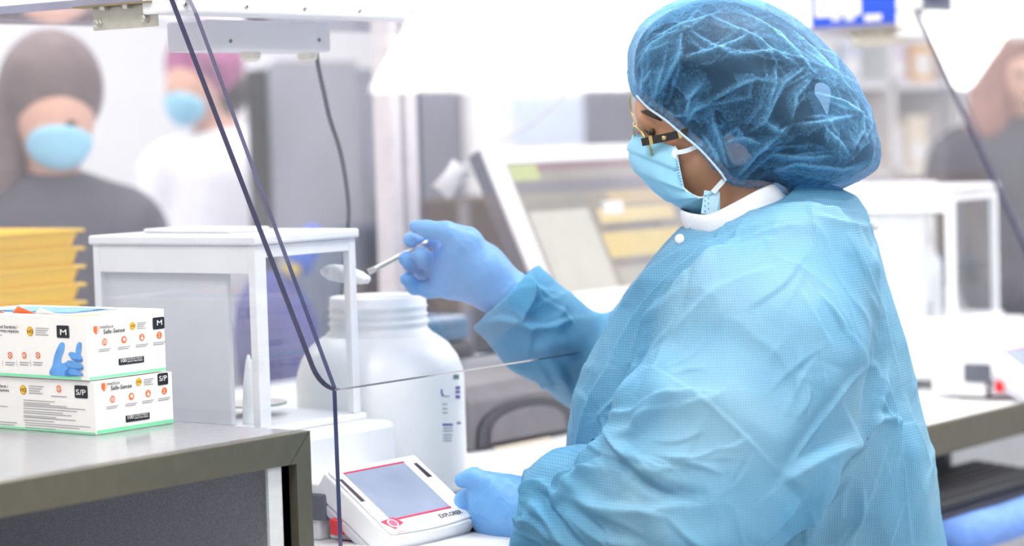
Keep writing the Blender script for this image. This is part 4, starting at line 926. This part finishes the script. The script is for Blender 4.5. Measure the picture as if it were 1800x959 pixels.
# legs under the gown, out of the frame
TR = mat('trousers_navy', (44,52,78), .8)
for dx in (-.09,.09):
    b0 = pbase+M[:,0]*0+np.array([dx*.6,dx*.8,0])
    MB().tube([b0+[0,0,.05], b0+[0,0,.45], b0+[0,0,.85]], [.05,.06,.085], 14).build('trouser_leg', TR, her, smooth=True)
    MB().tube([b0+[-.02,-.03,.03], b0+[0,.06,.035], b0+[.02,.17,.028]], [.03,.045,.028], 12).build('shoe', BLACK, her, smooth=True)
# ------------------------------------------------------------------ background
def part_y(t, px0, py0, px1, py1, y, th, nm, m, down=None, **k): return yplate(px0, py0, px1, py1, y, th, nm, m, t, down, **k)
def base_of(px, y, z=0): p = ony(px, 400, y); return (p[0], y, z)
pt = thing('partition', 'dark slate partition standing behind the white upright and monitor', 'partition', base_of(850, 3.92))
part_y(pt, 640, 120, 1400, 0, 3.92, .04, 'panel', mat('slate_upper', (126,127,142), .6, var=.1, scale=3), down=1.15)
part_y(pt, 640, 400, 1400, 0, 3.918, .044, 'lower_panel', DARKSLATE, down=0)
lk = thing('drawer_unit', 'black drawer unit beside the white upright, behind the gloved hand', 'cabinet', base_of(800, 3.6))
part_y(lk, 740, 352, 1000, 0, 3.60, .15, 'body', mat('near_black', (52,53,68), .5, var=.1), down=0, bevel=.005)
part_y(lk, 806, 356, 813, 0, 3.595, .006, 'seam_strip', mat('seam_grey', (128,130,146), .5), down=.7)
wb = thing('poster_board', 'white board with pale blue area leaning on the dark partition', 'board', base_of(930, 3.88, 1.2))
part_y(wb, 826, 120, 1030, 352, 3.885, .03, 'board', PAPER)
part_y(wb, 900, 170, 1026, 250, 3.882, .003, 'print', mat('pale_blue', (206,220,242), .7))
part_y(wb, 832, 140, 842, 150, 3.882, .003, 'sticker', ORG)
gp = thing('screen_panel', 'tall grey screen panel with black left edge and rounded top', 'partition', base_of(550, 3.85))
a = ony(462, 106, 3.85); b = ony(638, 420, 3.85)
rc = [(a[0],0),(b[0],0),(b[0],a[2]),(a[0]+.05,a[2])]+[(a[0]+.05*(1-math.sin(t)), a[2]-.05*(1-math.cos(t))) for t in np.linspace(.2,1.57,5)]
MB().prism([(x, 3.85, z) for x, z in rc], (0,.03,0)).build('panel', mat('panel_grey', (150,152,164), .6, var=.12, scale=3), gp)
MB().box((a[0]-.02,3.83,0), (a[0]-.001,3.89,a[2]-.02)).build('edge', BLACK, gp, bevel=.006)
# white upright on the rear bench
p = ony(690, 300, 2.70); q = ony(736, 300, 2.70)
ps = thing('upright_post', 'white grooved metal upright post rising behind the gloved hand', 'post', ((p[0]+q[0])/2,2.72,BZ))
wdt = q[0]-p[0]; UP = mat('post_white', (226,222,226), .4, .1)
MB().box((p[0],2.70,BZ), (p[0]+wdt*.38,2.74,2.7)).build('flange', UP, ps, bevel=.002)
MB().box((p[0]+wdt*.58,2.70,BZ), (q[0],2.74,2.7)).build('flange', UP, ps, bevel=.002)
MB().box((p[0]+wdt*.38,2.71,BZ), (p[0]+wdt*.58,2.738,2.7)).build('groove', mat('post_groove', (150,146,156), .5), ps)
# monitor between the two enclosures, leaning back
mz0, mz1 = ony(900, 520, 2.30), ony(842, 258, 2.42)
mon = thing('monitor', 'white-bezelled monitor showing a yellow and grey list, behind the mask', 'monitor', (3.6,2.45,BZ))
A = ony(842, 262, 2.54); B_ = ony(1196, 243, 2.54); Cc = ony(908, 520, 2.40)
ux = np.array([1.0,0,0]); wM = B_[0]-A[0]; dn = np.array([0, Cc[1]-A[1], Cc[2]-A[2]-.06]); hM = np.linalg.norm(dn); dn /= hM; nrm = np.cross(ux, dn); nrm = nrm if nrm[1] < 0 else -nrm
A = np.array([A[0]+.0,A[1],A[2]])
def MQ(s0, t0, s1, t1, h, th, nm, m, **k):
    f_ = lambda s, t: A+ux*s*wM+dn*t*hM+nrm*h
    return MB().prism([f_(s0,t0),f_(s1,t0),f_(s1,t1),f_(s0,t1)], nrm*th).build(nm, m, mon, **k)
MQ(0,0,1,1,-.03,.03,'housing',mat('monitor_back', (92,96,116), .5),bevel=.004)
for s0,t0,s1,t1 in ((0,0,1,.09),(0,.93,1,1),(0,.09,.08,.93),(.93,.09,1,.93)): MQ(s0,t0,s1,t1,.0,.004,'bezel',WHITEP)
SCRN = mat('monitor_screen', (132,128,120), .25, var=.1, scale=8, emit=.25)
MQ(.08,.09,.93,.93,.0,.002,'screen',SCRN)
for s0,t0,s1,t1,c in ((.09,.1,.22,.19,(160,168,110)),(.22,.1,.92,.14,(120,92,96)),(.09,.2,.92,.27,(104,102,106)),(.09,.27,.4,.36,(120,122,118)),(.5,.28,.8,.36,(170,152,120)),(.42,.38,.80,.46,(196,180,132)),(.42,.48,.72,.50,(92,88,90)),(.40,.52,.80,.66,(190,172,116)),(.40,.685,.80,.70,(104,100,108)),(.40,.72,.82,.92,(152,150,142)),(.84,.28,.93,.92,(112,104,100)),(.1,.37,.38,.9,(176,178,170))):
    MQ(s0,t0,s1,t1,.0022,.0003,'screen_area',mat('screen_%d_%d_%d'%c, c, .25, var=.05, emit=.3))
b0 = A+ux*wM*.5+dn*hM
MB().box((b0[0]-.1,b0[1]+.02,BZ), (b0[0]+.1,b0[1]+.22,BZ+.02)).build('stand_foot', WHITEP, mon, bevel=.004)
MB().box((b0[0]-.03,b0[1]+.08,BZ+.02), (b0[0]+.03,b0[1]+.14,A[2]-.1)).build('stand_neck', WHITEP, mon, bevel=.004)
MB().box((b0[0]-.03,min(b0[1]+.1,A[1]),b0[2]+.04), (b0[0]+.03,b0[1]+.14,b0[2]+.10)).build('stand_hinge', WHITEP, mon)
# white hand-held scanner hanging on its cord behind the hood
s0 = atD(812,292,4.15); s1 = atD(775,338,4.15)
hs = thing('scanner', 'small white hand-held scanner on a cord left of the monitor', 'scanner', s1)
MB().tube([s0, (s0*.6+s1*.4), s1], [.020,.017,.019], 12).build('body', WHITEP, hs, smooth=True)
MB().tube(spline([atD(812,292,4.15),atD(840,278,4.2),atD(900,235,4.3),atD(950,205,4.3),atD(1000,150,4.3),atD(1010,60,4.3)], 5), .0035, 6).build('cord', mat('cord_pale', (205,206,214), .5), hs, smooth=True)
# dark desktop machine on the bench behind the gowned person
e0 = onz(818, 800, BZ+.006); 
dp = thing('printer', 'dark grey desktop printer with beige strip, right of the jar', 'printer', (2.9,2.3,BZ+.006))
yq = float(e0[1])+.01
pa = ony(822, 800, yq); pb = ony(1008, 660, yq); zb_ = BZ+.006
PG = mat('printer_grey', (104,102,110), .5, var=.08); PD = mat('printer_dark', (62,62,70), .5, var=.08)
prf = [(0,zb_),(0,zb_+.075),(.02,zb_+.095),(.10,zb_+.115),(.16,zb_+.12),(.16,zb_)]
MB().prism([(pa[0]+.005, yq+y_, z_) for y_, z_ in prf], (pb[0]-pa[0],0,0)).build('body', PG, dp, bevel=.006)
MB().prism([(pa[0]+.02+(pb[0]-pa[0]-.03)*(.5-.5*math.cos(t)), yq-.006, zb_+.006+.062*math.sin(t)**.6) for t in np.linspace(0,math.pi,14)], (0,.008,0)).build('front_cover', PD, dp, bevel=.002)
MB().prism([(pa[0]+.045+(pb[0]-pa[0]-.08)*(.5-.5*math.cos(t)), yq-.010, zb_+.010+.045*math.sin(t)**.6) for t in np.linspace(0,math.pi,14)], (0,.006,0)).build('cover_inset', PG, dp, bevel=.002)
c0 = ony(868, 790, yq-.014); c1 = ony(968, 772, yq-.014); MB().box((c0[0],yq-.018,c0[2]), (c1[0],yq-.010,c1[2]+.004)).build('beige_strip', mat('beige', (226,216,196), .6), dp, bevel=.002)
rb = thing('machine', 'black instrument housing behind the far gown sleeve', 'machine', (3.1,2.45,BZ+.006))
yq2 = yq+.19; pa = ony(745, 640, yq2); pb = ony(1100, 620, yq2)
MB().box((pa[0],yq2,BZ+.006), (min(pb[0]-.08,3.05),yq2+.1,ony(800,600,yq2)[2])).build('body', mat('instrument_black', (46,48,58), .45), rb, bevel=.012)
MB().box((pa[0]+.01,yq2+.002,ony(800,600,yq2)[2]), (min(pb[0]-.09,3.04),yq2+.09,ony(800,556,yq2)[2])).build('lid', mat('teal_lid', (66,116,156), .3), rb, bevel=.01)  # teal slab stands in for a blue reflection right of the jar
for x_, y_, s_, lb in ((2.62,1.95,.11,'white paper sheet on the tray beside the jar'),):
    tag(MB().box((x_,y_,BZ+.0065), (x_+.2,y_+.14,BZ+.008)).build('paper_sheet', PAPER), lb, 'paper')
# violet seat and bright oddments seen through the draft shield
ch = thing('chair', 'violet-blue padded chair back seen through the balance draft shield', 'chair', tuple(list(atD(490,600,5.1)[:2])+[0]))
g = Grid(c_(395,760,5.15)+[0,0,-.25], c_(575,465,5.15)+[0,.04,.2], .008)
f = g.ell(c_(485,600,5.1), (.092,.15,.06), .12); f = smin(f, g.ell(c_(500,690,5.1), (.08,.10,.06)), .03)
V, Q = g.nets(f); world_obj('back_cushion', V, Q, mat('violet_fabric', (74,72,150), .8, var=.15, scale=12), ch)
b0 = atD(490,760,5.1); MB().tube([(b0[0],b0[1],.45),b0+[0,0,.05]], .02, 8).build('back_post', BLACK, ch)
MB().tube([atD(510,735,5.0),atD(535,690,4.98),atD(560,670,4.98)], .012, 8).build('arm_tube', mat('tube_pale', (190,194,210), .4), ch, smooth=True)
MB().lathe((b0[0],b0[1],.40), [(0,0),(.2,0),(.22,.03),(.2,.06),(0,.06)], 20).build('seat', MATS['violet_fabric'], ch, smooth=True)
MB().tube([(b0[0],b0[1],.05),(b0[0],b0[1],.42)], .03, 10).build('pedestal', BLACK, ch)
for a_ in range(5):
    t = 2*math.pi*a_/5; MB().tube([(b0[0],b0[1],.07),(b0[0]+.25*math.cos(t),b0[1]+.25*math.sin(t),.03)], [.025,.03], 8).build('base_arm', BLACK, ch)
p = atD(513,468,5.08); tag(MB().lathe(p, [(0,-.023),(.016,-.017),(.023,0),(.016,.017),(0,.023)], 16).build('stopper', mat('yellow_plastic', (246,206,56), .4), smooth=True), 'round yellow stopper seen through the draft shield', 'stopper')
p = atD(540,478,5.1)
bl = [p+np.array(q)*1.0 for q in ((-.03,0,.01),(-.01,.01,.04),(.01,0,.06),(.035,.01,.085))]
tag(MB().tube(bl, [.03,.035,.03,.02], 12).build('cloth_bundle', mat('cobalt', (66,102,206), .7, var=.15, scale=40), smooth=True), 'crumpled cobalt blue cloth seen above the jar', 'cloth')
# ---- other people, out of focus
def bgperson(label, D, px, head_py, hr, face_dx, cols, mask_at, hat=None, lean=0, sh_px=None, arm=None):
    """head at (px, head_py), head half-height hr metres; face_dx = -1..1 sideways look"""
    t = thing('person', label, 'person', to_world(c_(px+lean, head_py+150, D))*[1,1,0]); sk, hc, tc, lc = cols
    h0 = c_(px, head_py, D); s = hr/.125
    g = Grid(h0+[-.42*s,-.62*s,-.28], h0+[.42*s,.20*s,.28], .008)
    f = g.ell(h0, (.078*s,.105*s,.088*s)); f = smin(f, g.ell(h0+[face_dx*.03*s,-.05*s,-.02], (.058*s,.075*s,.062*s)), .03)
    f = smin(f, g.ell(h0+[face_dx*.085*s,-.035*s,-.05*s*(1-abs(face_dx))], (.014*s,.02*s,.016*s)), .012)
    ff = f
    sh = h0+[lean*D/F,-.168*s,.03]
    f = smin(f, g.cap(h0+[0,-.05*s,.02], sh, .048*s, .052*s), .03)
    V, Q = g.nets(f); world_obj('body', smooth_v(V, Q, 2), Q, sk, t)
    hh = np.maximum(g.ell(h0+[-face_dx*.012*s,.025*s,.012], (.098*s,.112*s,.104*s)), -g.ell(h0+[face_dx*.085*s,-.122*s,-.075*s], (.064*s,.066*s,.10*s)))
    if hat is None: hh = smin(hh, g.cap(h0+[-.085*s,-.03*s,0], h0+[-.10*s,-.16*s,-.01], .05*s, .05*s), .03)
    else:
        V, Q = g.nets(g.ell(h0+[.065*s,-.04*s,.02], (.055*s,.06*s,.06*s))); world_obj('hair', smooth_v(V, Q, 2), Q, HAIR, t)
    V, Q = g.nets(hh); world_obj('hair' if hat is None else 'head_cover', smooth_v(V, Q, 3), Q, hc, t)
    for sd in (-1, 1):
        e_ = h0+[face_dx*.05*s+sd*.027*s*(1-abs(face_dx)*.6),-.045*s,-.082*s+abs(face_dx)*.02]
        MB().tube([to_world(e_+[-.016*s,0,.002]), to_world(e_), to_world(e_+[.016*s,0,.002])], [.003,.007,.003], 8).build('eye', HAIR, t, smooth=True)
    m_ = h0+[face_dx*.055*s+mask_at[0],-.085*s+mask_at[1],-.045*s]
    mf = np.maximum(ff-.008, g.ell(m_+[0,-.002,0], (.064*s,.043*s,.085*s), -.15*face_dx))
    if mask_at[0] < 9: V, Q = g.nets(mf); world_obj('face_mask', V, Q, MASK, t)
    b_ = g.cap(sh+[-.13*s,-.06*s,0], sh+[.13*s,-.06*s,.02], .075*s, .075*s)
    b_ = smin(b_, g.cap(sh+[0,-.10*s,.02], sh+[0,-.32*s,.02], .15*s, .15*s), .05)
    for sd in (-1, 1):
        el_ = sh+[sd*.20*s,-.30*s,-.05]; b_ = smin(b_, g.cap(sh+[sd*.16*s,-.08*s,0], el_, .062*s, .052*s), .03)
    b_ = np.maximum(b_, (h0[1]-.60*s)-g.Y+0*b_)
    V, Q = g.nets(b_); world_obj('top', smooth_v(V, Q, 2), Q, tc, t)
    base = to_world(sh+[0,-.5*s,.02])
    MB().tube([base*[1,1,0]+[0,0,.75], base+[0,0,.1]], [.15*s,.14*s], 16).build('coat_skirt', tc, t, smooth=True)
    for sd in (-1,1):
        q = base*[1,1,0]+M[:,0]*[1,1,0]*sd*.09
        MB().tube([q+[0,0,.03],q+[0,0,.45],q+[0,0,.8]], [.045,.06,.08], 12).build('trouser_leg', lc, t, smooth=True)
        MB().tube([q+[0,.06,.035],q+[0,-.03,.04],q+[0,-.12,.03]], [.03,.04,.025], 10).build('shoe', BLACK, t, smooth=True)
    return t
SK2 = mat('skin_light', (214,170,150), .5)
bgperson('person with brown hair, blue mask and dark top behind the yellow trays', 4.75, 92, 178, .132, .45, (SK2, mat('hair_brown', (104,90,92), .7, var=.15), mat('top_black', (66,66,78), .8, var=.15), TR), (.0,.0), sh_px=0, lean=-10)
bgperson('person in pink patterned cap and white coat with face turned left', 6.1, 352, 132, .128, -.75, (SK2, mat('cap_pink', (160,92,134), .8, var=.55, scale=14), mat('coat_white', (226,226,234), .8), TR), (0,0), hat=True, lean=45)
bgperson('person in dark jacket standing behind the far enclosure at right', 6.15, 1812, 100, .14, -.3, (SK2, mat('hair_auburn', (150,108,98), .7, var=.15), mat('jacket_dark', (62,62,74), .8, var=.15), TR), (10,.0), lean=-10)
# ---- shelving behind the second workstation
su = thing('shelving', 'white shelving stacked with small packs behind the far balance', 'shelf', base_of(1560, 3.3))
xa = ony(1440, 200, 3.3)[0]; xb = ony(1690, 200, 3.3)[0]
for x_ in (xa, (xa+xb)/2, xb): MB().box((x_-.015,3.3,0), (x_+.015,3.62,2.3)).build('upright', WHITE, su)
MB().box((xa,3.62,0), (xb,3.64,2.3)).build('back_panel', WHITE, su)
zs = [.25,.65,1.02,1.27,1.52,1.78]
for z_ in zs: MB().box((xa+.015,3.3,z_-.02), (xb-.015,3.62,z_)).build('shelf', WHITE, su)
cols = [((232,178,96),'amber'),((196,206,226),'pale blue'),((236,208,210),'pale pink'),((236,236,238),'white'),((214,204,224),'lilac'),((222,226,222),'grey'),((240,226,206),'cream')]
lv = {1.02:'the balance-height shelf',1.27:'the middle shelf',1.52:'the top visible shelf'}
ranks = ['leftmost','second','third','fourth','fifth','sixth','seventh']
for z_ in (1.02,1.27,1.52):
    x_ = xa+.04
    for i in range(7):
        c, nm = cols[(i*3+int(z_*100))%7]; wv = .09+.05*random.random(); hv = .10+.10*random.random()
        if x_+wv > xb-.03: break
        if x_ < (xa+xb)/2+.015 and x_+wv > (xa+xb)/2-.015: x_ = (xa+xb)/2+.02
        o = thing('pack', '%s pack, %s on %s behind the far balance' % (nm, ranks[i], lv[z_]), 'box', (x_+wv/2,3.4,z_), 'packs on the shelving')
        MB().box((x_,3.34,z_), (x_+wv,3.56,z_+hv)).build('carton', mat('pack_'+nm.replace(' ','_'), c, .6), o, bevel=.003)
        MB().box((x_+.015,3.338,z_+.02), (x_+wv-.015,3.34,z_+hv*.5)).build('label', PAPER, o)
        x_ += wv+.03
# ---- bottles by the far balance
for px, D, cc_, lb in ((1612,4.75,(206,60,150),'small white bottle with magenta cap by the far balance'),(1632,4.8,(236,238,240),'small all-white bottle by the far balance')):
    p = atD(px, 400, D); 
    o = thing('bottle', lb, 'bottle', (p[0],p[1],BZ+.001))
    MB().lathe((p[0],p[1],BZ+.001), [(0,0),(.022,0),(.024,.01),(.024,.20),(.012,.22),(.012,.24)], 18).build('body', WHITEP, o, smooth=True)
    MB().lathe((p[0],p[1],BZ+.241), [(.013,0),(.013,.05),(.010,.055)], 14).build('cap', mat('cap_%d'%cc_[0], cc_, .4), o, smooth=True)
# ---- keyboard tray under the far bench
kz = .79
k0 = onz(1640, 880, kz); k1 = onz(1790, 838, kz)
kt = thing('keyboard_tray', 'dark pull-out tray under the right bench edge', 'tray', (3.7,1.8,kz-.03))
yk = 1.80; 
MB().box((k0[0]-.15,yk-.03,kz-.022), (k1[0]+.0,yk+.2,kz-.004)).build('board', mat('tray_navy', (40,46,66), .5), kt, bevel=.003)
for x_ in (k0[0]+.02, k1[0]-.07): MB().box((x_,yk+.14,kz-.004), (x_+.02,yk+.17,BZ-.036)).build('hanger', mat('leg_grey', (70,72,82), .4), kt)
kb = thing('keyboard', 'black keyboard on the pull-out tray at lower right', 'keyboard', (3.7,1.85,kz))
kx0, kx1 = k0[0]-.12, k1[0]-.01
MB().hexa([(kx0,yk-.02,kz-.003),(kx1,yk-.02,kz-.003),(kx1,yk+.12,kz-.003),(kx0,yk+.12,kz-.003)],[(kx0,yk-.02,kz+.012),(kx1,yk-.02,kz+.012),(kx1,yk+.12,kz+.024),(kx0,yk+.12,kz+.024)]).build('case', mat('keyboard_black', (44,44,48), .5), kb, bevel=.003)
me_key = None; nk = int((kx1-kx0-.02)/.019)
for r_ in range(6):
    for i in range(nk):
        loc = (kx0+.012+i*.019, yk-.012+r_*.0205, kz+.0125+r_*.0018)
        if me_key is None:
            ko = MB().box((0,0,0), (.016,.017,.008)).build('key', mat('key_black', (58,58,62), .5)); me_key = ko.data
        else: ko = bpy.data.objects.new('key', me_key); COL.objects.link(ko)
        ko.parent = kb; ko.location = Vector(loc)-kb.location
fr = onz(1668, 905, kz-.02); 
rl = thing('foam_roll', 'blue foam roll along the keyboard tray edge at lower right', 'roll', (3.7,yk-.06,kz-.03))
MB().tube([(k0[0]-.16+.1*i,yk-.062,kz-.032+.0015*math.sin(i*2.3)) for i in range(int((k1[0]-k0[0]+.35)/.1)+1)], .030, 18).build('roll', mat('foam_blue', (108,150,226), .75, var=.1, scale=60, bump=.3), rl, smooth=True)
MB().box((k0[0]-.15,yk-.045,kz-.030), (k1[0]+.1,yk-.03,kz-.01)).build('clip_rail', mat('tray_navy', (40,46,66), .5), rl)
mp = thing('modesty_panel', 'pale grey panel below the right bench', 'panel', (4.6,2.3,0))
MB().box((3.4,2.40,0), (5.9,2.42,BZ-.036)).build('sheet', mat('panel_pale', (208,211,218), .6), mp)
